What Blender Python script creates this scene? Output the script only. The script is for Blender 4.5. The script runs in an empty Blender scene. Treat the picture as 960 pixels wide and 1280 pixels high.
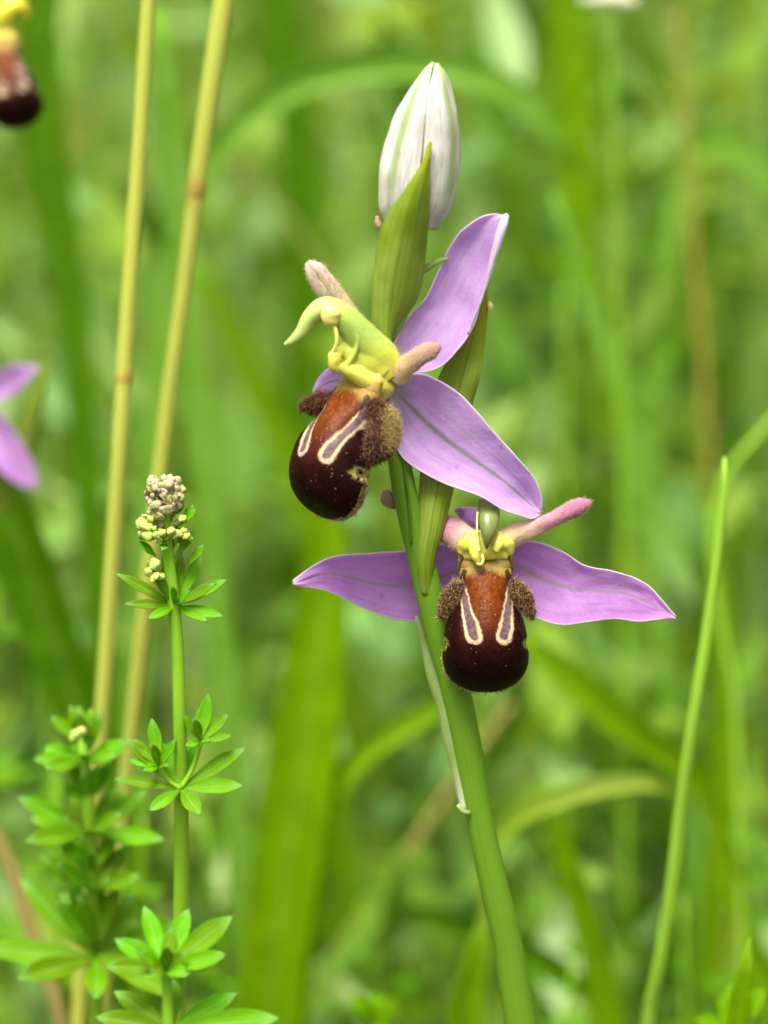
import bpy, math, random
import numpy as np
from mathutils import Vector, Matrix, noise as mnoise

random.seed(7)
rng = np.random.default_rng(11)

# ------------------------------------------------------------------ camera, sky, sun, exposure
SC = bpy.context.scene
COL = SC.collection
S = 0.070 / 1280.0                 # metres per photograph pixel in the plane of focus
DIST = 0.240                       # lens to plane of focus
PITCH = math.radians(14.0)
CENTRE = np.array([0.0, 0.0, 0.170])
FWD = np.array([0.0, math.cos(PITCH), -math.sin(PITCH)])
UPV = np.array([0.0, math.sin(PITCH), math.cos(PITCH)])
RIGHT = np.array([1.0, 0.0, 0.0])
CAM = CENTRE - DIST * FWD

cam_data = bpy.data.cameras.new('camera')
cam = bpy.data.objects.new('camera', cam_data)
COL.objects.link(cam)
cam.location = CAM.tolist()
cam.rotation_euler = (math.pi / 2 - PITCH, 0, 0)
cam_data.sensor_fit = 'VERTICAL'
cam_data.sensor_height = 36.0
cam_data.lens = 36.0 * DIST / (1280 * S)
cam_data.clip_start = 0.01
cam_data.clip_end = 200.0
cam_data.dof.use_dof = True
cam_data.dof.focus_distance = DIST - 0.0012
cam_data.dof.aperture_fstop = cam_data.lens / 5.0
SC.camera = cam

SUN_EL, SUN_AZ = math.radians(66), math.radians(200)   # azimuth measured clockwise from +Y
world = bpy.data.worlds.new('World')
SC.world = world
world.use_nodes = True
wn, wl = world.node_tree.nodes, world.node_tree.links
wn.clear()
sky = wn.new('ShaderNodeTexSky')
sky.sky_type = 'NISHITA'
sky.sun_disc = False
sky.sun_elevation = SUN_EL
sky.sun_rotation = SUN_AZ
sky.air_density = 0.6
sky.dust_density = 6.0
sky.ozone_density = 0.4
bg = wn.new('ShaderNodeBackground')
bg.inputs['Strength'].default_value = 0.075
wo = wn.new('ShaderNodeOutputWorld')
grey = wn.new('ShaderNodeHueSaturation')          # cloud cover: the sky's light without its blue
grey.inputs['Saturation'].default_value = 0.3
wl.new(sky.outputs[0], grey.inputs['Color'])
wl.new(grey.outputs[0], bg.inputs[0])
wl.new(bg.outputs[0], wo.inputs[0])

sun_data = bpy.data.lights.new('sun', 'SUN')
sun_data.energy = 1.5
sun_data.angle = math.radians(22)
sun_data.color = (1.0, 0.94, 0.82)
sun = bpy.data.objects.new('sun', sun_data)
COL.objects.link(sun)
sdir = Vector((math.sin(SUN_AZ) * math.cos(SUN_EL), math.cos(SUN_AZ) * math.cos(SUN_EL), math.sin(SUN_EL)))
sun.rotation_euler = sdir.to_track_quat('Z', 'Y').to_euler()
sun.location = (0, 0, 3)

SC.view_settings.view_transform = 'Standard'
SC.view_settings.look = 'None'
SC.view_settings.gamma = 1.0
SC.view_settings.exposure = 1.78
SC.view_settings.use_curve_mapping = False
SC.cycles.use_denoising = True
SC.cycles.max_bounces = 10
SC.cycles.transmission_bounces = 8
SC.cycles.diffuse_bounces = 5
SC.cycles.sample_clamp_indirect = 8

# ------------------------------------------------------------------ placing and mesh helpers
def Q(px, py, h=0.0):
    """World point seen at photograph pixel px, py in the upright plane h pixels in front of the orchid's stem."""
    a, b = (px - 480) * S / DIST, (640 - py) * S / DIST
    r = FWD + RIGHT * a + UPV * b
    t = (-h * S - CAM[1]) / r[1]
    return CAM + t * r

def B(px, py, Y):
    """The same for an upright plane Y metres behind the stem."""
    return Q(px, py, -Y / S)

def QL(l):
    return [Q(*p) for p in l]

def resample(pts, n, power=None):
    """Catmull-Rom through pts, n samples spaced evenly along the length."""
    p = np.array(pts, float)
    if p.ndim == 1: p = p[:, None]
    if len(p) == 2:
        t = np.linspace(0, 1, n)[:, None]
        return p[0] * (1 - t) + p[1] * t
    q = np.vstack([2 * p[0] - p[1], p, 2 * p[-1] - p[-2]])
    out = []
    for i in range(len(p) - 1):
        a, b, c, d = q[i:i + 4]
        for t in np.linspace(0, 1, 24, endpoint=False):
            out.append(0.5 * ((2 * b) + (c - a) * t + (2 * a - 5 * b + 4 * c - d) * t * t + (3 * b - a - 3 * c + d) * t ** 3))
    out.append(p[-1])
    out = np.array(out)
    seg = np.linalg.norm(np.diff(out[:, :3], axis=0), axis=1)
    cum = np.concatenate([[0], np.cumsum(seg)])
    if cum[-1] < 1e-12: cum = np.linspace(0, 1, len(out))
    tt = np.linspace(0, cum[-1], n)
    return np.stack([np.interp(tt, cum, out[:, k]) for k in range(out.shape[1])], 1)

WORLD = {}                          # world position of every object's origin

def link(o, parent, loc):
    COL.objects.link(o)
    loc = np.array(loc, float)
    if parent is not None:
        o.parent = parent
        o.location = (loc - WORLD[parent.name]).tolist()
    else:
        o.location = loc.tolist()
    WORLD[o.name] = loc
    return o

def empty(name, loc, parent=None, label=None, cat=None, group=None, kind=None):
    o = bpy.data.objects.new(name, None)
    o.empty_display_size = 0.005
    link(o, parent, loc)
    return tag(o, label, cat, group, kind)

def tag(o, label=None, cat=None, group=None, kind=None):
    if label: o['label'] = label
    if cat: o['category'] = cat
    if group: o['group'] = group
    if kind: o['kind'] = kind
    return o

def mesh_obj(name, V, F, mat, parent=None, uv=None, extra=None, smooth=True, origin=None):
    V = np.asarray(V, float)
    origin = V.mean(0) if origin is None else np.array(origin, float)
    me = bpy.data.meshes.new(name)
    me.from_pydata((V - origin).tolist(), [], F if isinstance(F, list) else F.tolist())
    me.materials.append(mat)
    if uv is not None:
        at = me.attributes.new('pv', 'FLOAT_VECTOR', 'POINT')
        at.data.foreach_set('vector', np.asarray(uv, np.float32).ravel())
    for k, arr in (extra or {}).items():
        at = me.attributes.new(k, 'FLOAT', 'POINT')
        at.data.foreach_set('value', np.asarray(arr, np.float32).ravel())
    if smooth:
        me.polygons.foreach_set('use_smooth', [True] * len(me.polygons))
    me.update()
    o = bpy.data.objects.new(name, me)
    return link(o, parent, origin)

def grid_faces(nu, nv, off=0, wrap=False, flip=False):
    F = []
    for i in range(nu - 1):
        for j in range(nv if wrap else nv - 1):
            k = (j + 1) % nv
            q = [off + i * nv + j, off + i * nv + k, off + (i + 1) * nv + k, off + (i + 1) * nv + j]
            F.append(q[::-1] if flip else q)
    return F

def patch(name, L, M, R, mat, parent, nu=44, nv=15, thick=3.0, wave=0.0, seed=0, curl=None):
    """A thin closed blade lofted between two margins through a mid line; pv = (along, across 0..1, side)."""
    L, M, R = resample(L, nu), resample(M, nu), resample(R, nu)
    v = np.linspace(0, 1, nv)
    # denser near the margins
    v = 0.5 - 0.5 * np.cos(math.pi * v)
    bl, bm, br = (1 - v) * (1 - 2 * v), 4 * v * (1 - v), v * (2 * v - 1)
    G = L[:, None] * bl[None, :, None] + M[:, None] * bm[None, :, None] + R[:, None] * br[None, :, None]
    du = np.gradient(G, axis=0); dv = np.gradient(G, axis=1)
    N = np.cross(du, dv); ln = np.linalg.norm(N, axis=2, keepdims=True); N = N / np.maximum(ln, 1e-12)
    if wave:
        U = np.linspace(0, 1, nu)
        for i in range(nu):
            for j in range(nv):
                e = abs(2 * v[j] - 1) ** 1.5
                q = mnoise.noise(Vector((U[i] * 5 + seed * 7.1, v[j] * 2.3 + seed, seed * 3.3)))
                q2 = mnoise.noise(Vector((U[i] * 11 + seed * 2.1, v[j] * 4 - seed, seed * 1.3)))
                G[i, j] += N[i, j] * (q * (0.5 + e) + 0.35 * q2) * wave * S
    th = thick * S * (0.35 + 0.65 * np.clip(1 - np.abs(2 * v - 1) ** 3, 0, 1))[None, :, None]
    top, bot = G + N * th * 0.5, G - N * th * 0.5
    V = np.concatenate([top.reshape(-1, 3), bot.reshape(-1, 3)])
    n = nu * nv
    F = grid_faces(nu, nv) + grid_faces(nu, nv, n, flip=True)
    for i in range(nu - 1):
        a, b = i * nv, (i + 1) * nv
        F.append([a, b, n + b, n + a][::1])
        a, b = i * nv + nv - 1, (i + 1) * nv + nv - 1
        F.append([b, a, n + a, n + b])
    for j in range(nv - 1):
        F.append([j + 1, j, n + j, n + j + 1])
        a = (nu - 1) * nv + j
        F.append([a, a + 1, n + a + 1, n + a])
    U, W = np.meshgrid(np.linspace(0, 1, nu), v, indexing='ij')
    uv = np.concatenate([np.stack([U, W, np.ones_like(U)], 2).reshape(-1, 3), np.stack([U, W, np.zeros_like(U)], 2).reshape(-1, 3)])
    return mesh_obj(name, V, F, mat, parent, uv)

def tube_arrays(pts, rad, side=(0, -1, 0), n=28, m=14, bumps=0.0, seed=0):
    """Elliptic sweep. rad = radii in pixels: scalars or (across 'side', other way) pairs. Returns V, F, uv."""
    p = resample(pts, n)
    r = np.array([(x, x) if np.isscalar(x) else x for x in rad], float)
    # radii follow the control points' own arc length
    c = np.array(pts, float)
    seg = np.concatenate([[0], np.cumsum(np.linalg.norm(np.diff(c, axis=0), axis=1))]); seg /= seg[-1]
    tt = np.linspace(0, 1, n)
    ra = np.interp(tt, seg, r[:, 0]); rb = np.interp(tt, seg, r[:, 1])
    for _ in range(1):
        ra[1:-1] = (ra[:-2] + 2 * ra[1:-1] + ra[2:]) / 4
        rb[1:-1] = (rb[:-2] + 2 * rb[1:-1] + rb[2:]) / 4
    T = np.gradient(p, axis=0); T /= np.linalg.norm(T, axis=1, keepdims=True)
    sd = np.array(side, float)
    V, uv = [], []
    for i in range(n):
        b = sd - sd.dot(T[i]) * T[i]; b /= np.linalg.norm(b)
        k = np.cross(T[i], b)
        for j in range(m):
            a = 2 * math.pi * j / m
            f = 1.0
            if bumps:
                f += bumps * mnoise.noise(Vector((math.cos(a) * 1.3 + seed, math.sin(a) * 1.3, tt[i] * 4 + seed)))
            V.append(p[i] + S * f * (ra[i] * math.cos(a) * b + rb[i] * math.sin(a) * k))
            uv.append((tt[i], j / m, 0.5 + 0.5 * math.cos(a)))
    F = grid_faces(n, m, wrap=True)
    V.append(p[0]); uv.append((0, 0, .5)); V.append(p[-1]); uv.append((1, 0, .5))
    a0, a1 = n * m, n * m + 1
    for j in range(m):
        k = (j + 1) % m
        F.append([a0, k, j]); F.append([a1, (n - 1) * m + j, (n - 1) * m + k])
    return np.array(V), F, np.array(uv)

def tube(name, pts, rad, mat, parent, **kw):
    V, F, uv = tube_arrays(pts, rad, **kw)
    return mesh_obj(name, V, F, mat, parent, uv)

def fuse(name, tubes, parent, voxel=0.7, mat=None, smooth=6):
    """several sweeps grown together into one body; each keeps its own pigment, blended where they meet"""
    V, F, C = [], [], []
    for pts, rad, col, kw in tubes:
        v, f, uv = tube_arrays(pts, rad, **kw)
        o = sum(len(q) for q in V)
        V.append(v); F += [[i + o for i in q] for q in f]
        cc = np.array(col, float)
        if cc.ndim == 1: cc = np.stack([cc, cc])
        t = uv[:, 0] * (len(cc) - 1); i0 = np.clip(t.astype(int), 0, len(cc) - 2); w = (t - i0)[:, None]
        C.append(cc[i0] * (1 - w) + cc[i0 + 1] * w)
    V = np.vstack(V); C = np.vstack(C); org = V.mean(0)
    me = bpy.data.meshes.new('tmp'); me.from_pydata(((V - org) / S).tolist(), [], F)
    ob = bpy.data.objects.new('tmp', me); COL.objects.link(ob)
    md = ob.modifiers.new('r', 'REMESH'); md.mode = 'VOXEL'; md.voxel_size = voxel
    sm = ob.modifiers.new('s', 'SMOOTH'); sm.iterations = smooth; sm.factor = 0.5
    dg = bpy.context.evaluated_depsgraph_get(); ev = ob.evaluated_get(dg); m2 = ev.to_mesh()
    nv = np.zeros(len(m2.vertices) * 3); m2.vertices.foreach_get('co', nv); nv = nv.reshape(-1, 3) * S + org
    nf = [list(p.vertices) for p in m2.polygons]
    ev.to_mesh_clear(); bpy.data.objects.remove(ob); bpy.data.meshes.remove(me)
    col = np.zeros((len(nv), 3))
    for k in range(0, len(nv), 2000):
        d2 = ((nv[k:k + 2000, None] - V[None]) ** 2).sum(2) / S ** 2
        w = 1 / (d2 + 25.0) ** 2
        col[k:k + 2000] = (w @ C) / w.sum(1, keepdims=True)
    o = mesh_obj(name, nv, nf, mat, parent, col)
    return o

def hairs(name, src, count, length, radius, mat, parent, where=None, droop=0.0, spread=0.5, seed=0, toward=None):
    """Fine tapering hairs standing on the faces of src; where(point, normal, pv) gives a weight."""
    r = np.random.default_rng(seed + 100)
    me = src.data; me.calc_loop_triangles()
    off = WORLD[src.name]
    co = np.zeros(len(me.vertices) * 3); me.vertices.foreach_get('co', co); co = co.reshape(-1, 3) + off
    tri = np.zeros(len(me.loop_triangles) * 3, int); me.loop_triangles.foreach_get('vertices', tri); tri = tri.reshape(-1, 3)
    a, b, c = co[tri[:, 0]], co[tri[:, 1]], co[tri[:, 2]]
    nn = np.cross(b - a, c - a); ar = np.linalg.norm(nn, axis=1); nn = nn / np.maximum(ar, 1e-20)[:, None]
    pvv = None
    if 'pv' in me.attributes:
        pvv = np.zeros(len(me.vertices) * 3, np.float32); me.attributes['pv'].data.foreach_get('vector', pvv); pvv = pvv.reshape(-1, 3)
        pvv = pvv[tri].mean(1)
    w = ar.copy()
    if where is not None:
        w = w * np.array([where((a[i] + b[i] + c[i]) / 3, nn[i], pvv[i] if pvv is not None else None) for i in range(len(tri))])
    if w.sum() <= 0: return None
    idx = r.choice(len(tri), count, p=w / w.sum())
    u = r.random((count, 2)); fl = u.sum(1) > 1; u[fl] = 1 - u[fl]
    base = a[idx] + (b[idx] - a[idx]) * u[:, :1] + (c[idx] - a[idx]) * u[:, 1:]
    d = nn[idx] + r.normal(0, spread, (count, 3))
    d[:, 2] -= droop
    if toward is not None: d += np.array(toward)
    d /= np.linalg.norm(d, axis=1, keepdims=True)
    ln = length * S * (r.uniform(0.4, 1.0, count) + 0.5 * (r.random(count) < .12))[:, None]
    x = np.cross(d, np.array([0.3, 0.5, 0.8])); x /= np.linalg.norm(x, axis=1, keepdims=True)
    y = np.cross(d, x)
    base = base - d * 0.6 * S
    R_ = radius * S
    bendv = r.normal(0, 0.18, (count, 3)) * ln
    V, uv = [], []
    tone = r.random(count)
    for k in range(3):
        an = 2 * math.pi * k / 3
        V.append(base + R_ * (math.cos(an) * x + math.sin(an) * y))
    mid = base + d * ln * 0.55
    for k in range(3):
        an = 2 * math.pi * k / 3
        V.append(mid + 0.7 * R_ * (math.cos(an) * x + math.sin(an) * y))
    V.append(base + d * ln + bendv)
    V = np.stack(V, 1).reshape(-1, 3)
    us = np.array([0, 0, 0, .55, .55, .55, 1.0])
    uv = np.stack([np.tile(us, count), np.repeat(tone, 7), np.zeros(count * 7)], 1)
    F = []
    for i in range(count):
        o = i * 7
        for k in range(3):
            l = (k + 1) % 3
            F.append((o + k, o + l, o + 3 + l)); F.append((o + k, o + 3 + l, o + 3 + k)); F.append((o + 3 + k, o + 3 + l, o + 6))
    h = mesh_obj(name, V, F, mat, parent, uv)
    h['kind'] = 'stuff'
    return h

def copy_tree(o, parent=None):
    c = o.copy(); COL.objects.link(c); c.parent = parent
    for ch in o.children: copy_tree(ch, c)
    return c

# ------------------------------------------------------------------ materials
class Mat:
    def __init__(self, name):
        self.m = bpy.data.materials.new(name); self.m.use_nodes = True
        self.n, self.l = self.m.node_tree.nodes, self.m.node_tree.links
        self.n.clear()
        self.out = self.n.new('ShaderNodeOutputMaterial')
    def node(self, t, **kw):
        x = self.n.new(t)
        for k, v in kw.items(): setattr(x, k, v)
        return x
    def pv(self):
        a = self.node('ShaderNodeAttribute', attribute_name='pv')
        s = self.node('ShaderNodeSeparateXYZ'); self.l.new(a.outputs['Vector'], s.inputs[0])
        return s.outputs
    def attr(self, k):
        return self.node('ShaderNodeAttribute', attribute_name=k).outputs['Fac']
    def set(self, sock, v):
        if hasattr(v, 'links'): self.l.new(v, sock)
        elif v is not None:
            try: sock.default_value = v
            except Exception: sock.default_value = (*v, 1.0)
    def math(self, op, a, b=None, c=None, clamp=False):
        x = self.node('ShaderNodeMath', operation=op, use_clamp=clamp)
        for i, q in enumerate((a, b, c)):
            if q is not None: self.set(x.inputs[i], q)
        return x.outputs[0]
    def mix(self, f, a, b, mode='MIX'):
        x = self.node('ShaderNodeMix', data_type='RGBA', blend_type=mode)
        self.set(x.inputs[0], f); self.set(x.inputs[6], a); self.set(x.inputs[7], b)
        return x.outputs[2]
    def ramp(self, f, lo, hi, a=0.0, b=1.0):
        x = self.node('ShaderNodeMapRange', interpolation_type='SMOOTHSTEP')
        self.set(x.inputs[0], f)
        for i, q in zip((1, 2, 3, 4), (lo, hi, a, b)): x.inputs[i].default_value = q
        return x.outputs[0]
    def coord(self, scale=(1, 1, 1)):
        t = self.node('ShaderNodeTexCoord'); mp = self.node('ShaderNodeMapping')
        mp.inputs['Scale'].default_value = scale
        self.l.new(t.outputs['Object'], mp.inputs[0]); return mp.outputs[0]
    def noise(self, scale, detail=3.0, rough=0.55, vec=None):
        x = self.node('ShaderNodeTexNoise')
        x.inputs['Scale'].default_value = scale; x.inputs['Detail'].default_value = detail; x.inputs['Roughness'].default_value = rough
        self.l.new(vec if vec is not None else self.coord(), x.inputs['Vector'])
        return x.outputs[0]
    def rand(self):
        return self.node('ShaderNodeObjectInfo').outputs['Random']
    def bump(self, hgt, dist=5e-5, strength=0.5):
        b = self.node('ShaderNodeBump'); b.inputs['Strength'].default_value = strength; b.inputs['Distance'].default_value = dist
        self.l.new(hgt, b.inputs['Height']); return b.outputs[0]
    def leafy(self, col, transl=0.4, tcol=None, rough=0.45, spec=0.35, normal=None):
        """thin plant tissue: reflecting and light passing through"""
        p = self.node('ShaderNodeBsdfPrincipled')
        self.set(p.inputs['Base Color'], col); self.set(p.inputs['Roughness'], rough); p.inputs['Specular IOR Level'].default_value = spec
        t = self.node('ShaderNodeBsdfTranslucent'); self.set(t.inputs['Color'], tcol if tcol is not None else self.mix(1.0, col, (1.25, 1.1, 0.35, 1), 'MULTIPLY'))
        if normal is not None:
            self.l.new(normal, p.inputs['Normal'])
        mx = self.node('ShaderNodeMixShader'); self.set(mx.inputs[0], transl)
        self.l.new(p.outputs[0], mx.inputs[1]); self.l.new(t.outputs[0], mx.inputs[2])
        self.l.new(mx.outputs[0], self.out.inputs[0])
        return self.m
    def solid(self, col, rough=0.45, spec=0.4, sss=0.0, radius=(1, 1, 1), scale=0.0004, normal=None, sheen=0.0):
        p = self.node('ShaderNodeBsdfPrincipled')
        self.set(p.inputs['Base Color'], col); self.set(p.inputs['Roughness'], rough); p.inputs['Specular IOR Level'].default_value = spec
        if sss:
            p.inputs['Subsurface Weight'].default_value = sss
            p.inputs['Subsurface Radius'].default_value = radius; p.inputs['Subsurface Scale'].default_value = scale
        if sheen:
            p.inputs['Sheen Weight'].default_value = sheen; p.inputs['Sheen Roughness'].default_value = 0.4
        if normal is not None: self.l.new(normal, p.inputs['Normal'])
        self.l.new(p.outputs[0], self.out.inputs[0])
        return self.m

def mat_sepal(name, pink, pale, vein, vein_w=0.035, vein_s=0.75):
    m = Mat(name); u, v, sd = m.pv()
    c2 = m.node('ShaderNodeCombineXYZ'); m.set(c2.inputs[0], m.math('MULTIPLY', u, 2.2)); m.set(c2.inputs[1], m.math('MULTIPLY', v, 9.0))
    m.set(c2.inputs[2], m.rand())
    fib = m.noise(1.5, 3, 0.5, c2.outputs[0])
    blot = m.noise(520, 3, 0.6)
    col = m.mix(m.ramp(fib, 0.1, 0.9), pink, pale)
    col = m.mix(m.math('MULTIPLY', m.ramp(blot, 0.42, 0.72), 0.5), col, pale)
    cell = m.noise(5200, 2, 0.7); grit = m.noise(1500, 4, 0.7)
    col = m.mix(m.ramp(grit, 0.5, 0.75, 0.0, 0.4), col, pink)
    col = m.mix(m.ramp(cell, 0.55, 0.8, 0.0, 0.35), col, (0.86, 0.74, 0.92, 1))
    col = m.mix(m.ramp(m.noise(640, 2), 0.73, 0.76, 0.0, 0.5), col, (0.36, 0.2, 0.34, 1))
    e = m.math('ABSOLUTE', m.math('SUBTRACT', v, 0.5))
    wob = m.math('MULTIPLY', m.math('SUBTRACT', m.noise(700, 2), 0.5), 0.05)
    ve = m.ramp(m.math('ADD', e, wob), 0.0, vein_w, vein_s, 0.0)
    halo = m.ramp(e, 0.0, 0.16, 0.35, 0.0)
    col = m.mix(halo, col, pale)
    col = m.mix(ve, col, vein)
    # side veins, faint
    sv = m.math('ABSOLUTE', m.math('SUBTRACT', e, 0.24))
    col = m.mix(m.ramp(m.math('ADD', sv, wob), 0.0, 0.02, 0.22, 0.0), col, vein)
    # white cut edge and pale base
    col = m.mix(m.ramp(e, 0.475, 0.497, 0.0, 0.75), col, (0.9, 0.82, 0.86, 1))
    col = m.mix(m.ramp(u, 0.0, 0.12, 0.6, 0.0), col, (0.86, 0.78, 0.8, 1))
    col = m.mix(m.ramp(u, 0.955, 1.0, 0.0, 0.6), col, (0.82, 0.72, 0.72, 1))
    b = m.bump(m.math('ADD', m.noise(3600, 3), m.math('MULTIPLY', fib, 0.6)), 7e-5, 0.6)
    return m.leafy(col, 0.5, m.mix(0.2, col, pink), 0.5, 0.14, b)

def mat_blade(name, a, b, tr=0.45, veins=14, rough=0.42, tint=True, rib=0.25, ribcol=None, tipcol=None, spec=0.4, basecol=None, sat=1.15, vein=0.22):
    """grass blades, bracts and leaves: a midrib and parallel veins."""
    m = Mat(name); u, v, sd = m.pv()
    n = m.noise(260, 4, 0.6)
    col = m.mix(m.ramp(n, 0.3, 0.7), a, b)
    if tint:
        hs = m.node('ShaderNodeHueSaturation')
        r = m.rand()
        m.set(hs.inputs['Hue'], m.math('MULTIPLY_ADD', r, 0.035, 0.4825)); m.set(hs.inputs['Value'], m.math('MULTIPLY_ADD', r, 0.5, 0.75))
        m.set(hs.inputs['Color'], col); col = hs.outputs[0]
    s = m.math('SINE', m.math('MULTIPLY', v, veins * 6.2832))
    col = m.mix(m.math('MULTIPLY', m.ramp(s, 0.5, 1.0), m.math('MULTIPLY', m.noise(330, 2), vein)), col, (0.03, 0.07, 0.01, 1), 'MIX')
    e = m.math('ABSOLUTE', m.math('SUBTRACT', v, 0.5))
    col = m.mix(m.ramp(e, 0.0, 0.05, rib, 0.0), col, ribcol or (0.45, 0.6, 0.25, 1))
    if tipcol: col = m.mix(m.ramp(u, 0.75, 1.0), col, tipcol)
    if basecol: col = m.mix(m.ramp(u, 0.0, 0.3, 1.0, 0.0), col, basecol)
    hs2 = m.node('ShaderNodeHueSaturation'); hs2.inputs['Saturation'].default_value = sat; m.set(hs2.inputs['Color'], col); col = hs2.outputs[0]
    bm = m.bump(m.math('ADD', m.math('MULTIPLY', s, 0.5), m.noise(2400, 2)), 4e-5, 0.4)
    return m.leafy(col, tr, None, rough + .08, spec * .4, bm)

def mat_stem(name, a, b, rib=6, rough=0.38, sss=0.25, spec=0.45, streak=40, nodes=None):
    m = Mat(name); u, v, sd = m.pv()
    c = m.node('ShaderNodeCombineXYZ'); m.set(c.inputs[0], m.math('MULTIPLY', u, 6)); m.set(c.inputs[1], m.math('MULTIPLY', v, streak))
    n = m.noise(1.0, 4, 0.6, c.outputs[0])
    n2 = m.noise(90, 3)
    col = m.mix(m.ramp(n, 0.1, 0.9), a, b)
    col = m.mix(m.ramp(n2, 0.4, 0.75, 0, 0.6), col, b)
    if nodes: col = m.mix(m.ramp(m.noise(150, 4), 0.56, 0.68, 0, 0.85), col, nodes)
    bm = m.bump(m.math('ADD', m.math('MULTIPLY', n, .5), m.math('MULTIPLY', m.noise(3000, 2), 0.4)), 4e-5, 0.35)
    return m.solid(col, rough + .05, spec * .55, sss, (0.6, 1, 0.25), 0.0006, bm)

def mat_hair(name, root, tip, tr=0.35):
    m = Mat(name); u, v, sd = m.pv()
    col = m.mix(m.ramp(u, 0.2, 0.95), root, tip)
    col = m.mix(m.math('MULTIPLY', v, 0.35), col, tip)
    return m.leafy(col, tr, None, 0.5, 0.2)

M = {}
M['sepal'] = mat_sepal('pink_sepal', (0.62, 0.33, 0.76, 1), (0.76, 0.56, 0.87, 1), (0.26, 0.26, 0.22, 1), 0.06, 0.8)
M['sepal_low'] = mat_sepal('magenta_sepal', (0.60, 0.23, 0.70, 1), (0.72, 0.44, 0.82, 1), (0.40, 0.34, 0.30, 1), 0.07, 0.65)
M['sepal_top'] = mat_sepal('pink_upper_sepal', (0.62, 0.33, 0.76, 1), (0.76, 0.56, 0.87, 1), (0.5, 0.4, 0.5, 1), 0.06, 0.15)
M['sepal_white'] = mat_sepal('pale_sepal_back', (0.70, 0.60, 0.74, 1), (0.80, 0.74, 0.80, 1), (0.62, 0.58, 0.58, 1), 0.04, 0.2)
M['bract'] = mat_blade('bract', (0.24, 0.35, 0.055, 1), (0.35, 0.46, 0.12, 1), 0.38, 7, 0.45, False, 0.55, (0.11, 0.19, 0.03, 1), (0.42, 0.46, 0.07, 1))
M['bract_shade'] = mat_blade('shaded_bract', (0.11, 0.22, 0.03, 1), (0.19, 0.32, 0.06, 1), 0.35, 6, 0.42, False, 0.3, (0.3, 0.42, 0.14, 1))  # darker copy of the bract green, shade put into the colour
M['sheath'] = mat_blade('pale_sheath', (0.36, 0.50, 0.17, 1), (0.46, 0.58, 0.26, 1), 0.45, 5, 0.4, False, 0.2, None, None, 0.4, (0.75, 0.8, 0.6, 1))
M['stem'] = mat_stem('orchid_stem', (0.095, 0.22, 0.010, 1), (0.15, 0.30, 0.018, 1), rough=0.36)
M['ovary'] = mat_stem('ovary', (0.13, 0.27, 0.03, 1), (0.22, 0.38, 0.07, 1))
M['gstem'] = mat_stem('bedstraw_stem', (0.17, 0.38, 0.012, 1), (0.25, 0.47, 0.025, 1), rough=0.45)
M['straw'] = mat_stem('yellow_straw', (0.50, 0.47, 0.07, 1), (0.38, 0.48, 0.08, 1), rough=0.5, streak=18, nodes=(0.42, 0.22, 0.05, 1))
M['greenstalk'] = mat_stem('green_stalk', (0.20, 0.42, 0.02, 1), (0.30, 0.52, 0.05, 1), rough=0.4)
M['brownstalk'] = mat_stem('brown_stalk', (0.24, 0.15, 0.05, 1), (0.36, 0.30, 0.09, 1), rough=0.6)

# ------------------------------------------------------------------ setting: ground
def build_ground():
    m = Mat('soil')
    n = m.noise(60, 6, 0.7); n2 = m.noise(700, 4, 0.7); n3 = m.noise(6, 4)
    col = m.mix(m.ramp(n, 0.35, 0.7), (0.045, 0.03, 0.018, 1), (0.10, 0.072, 0.04, 1))
    col = m.mix(m.ramp(n3, 0.4, 0.65, 0, 0.8), col, (0.05, 0.075, 0.018, 1))
    mat = m.solid(col, 0.9, 0.2, normal=m.bump(m.math('ADD', n, m.math('MULTIPLY', n2, 0.3)), 0.004, 0.8))
    xs = np.concatenate([[-90, -30, -10, -5], np.linspace(-2, 2, 61), [5, 10, 30, 90]])
    ys = np.concatenate([[-60, -15, -4], np.linspace(-1, 4, 76), [6, 12, 30, 90]])
    V = []
    for y in ys:
        for x in xs:
            z = 0.0
            if abs(x) <= 2 and -1 <= y <= 4:
                z = 0.006 * mnoise.noise(Vector((x * 6, y * 6, 3))) - 0.004
            V.append((x, y, z))
    F = grid_faces(len(ys), len(xs))
    o = mesh_obj('ground', V, F, mat, None, None, origin=(0, 0, 0))
    tag(o, 'dark brown meadow soil showing between the plants', 'ground', None, 'structure')
build_ground()

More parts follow.
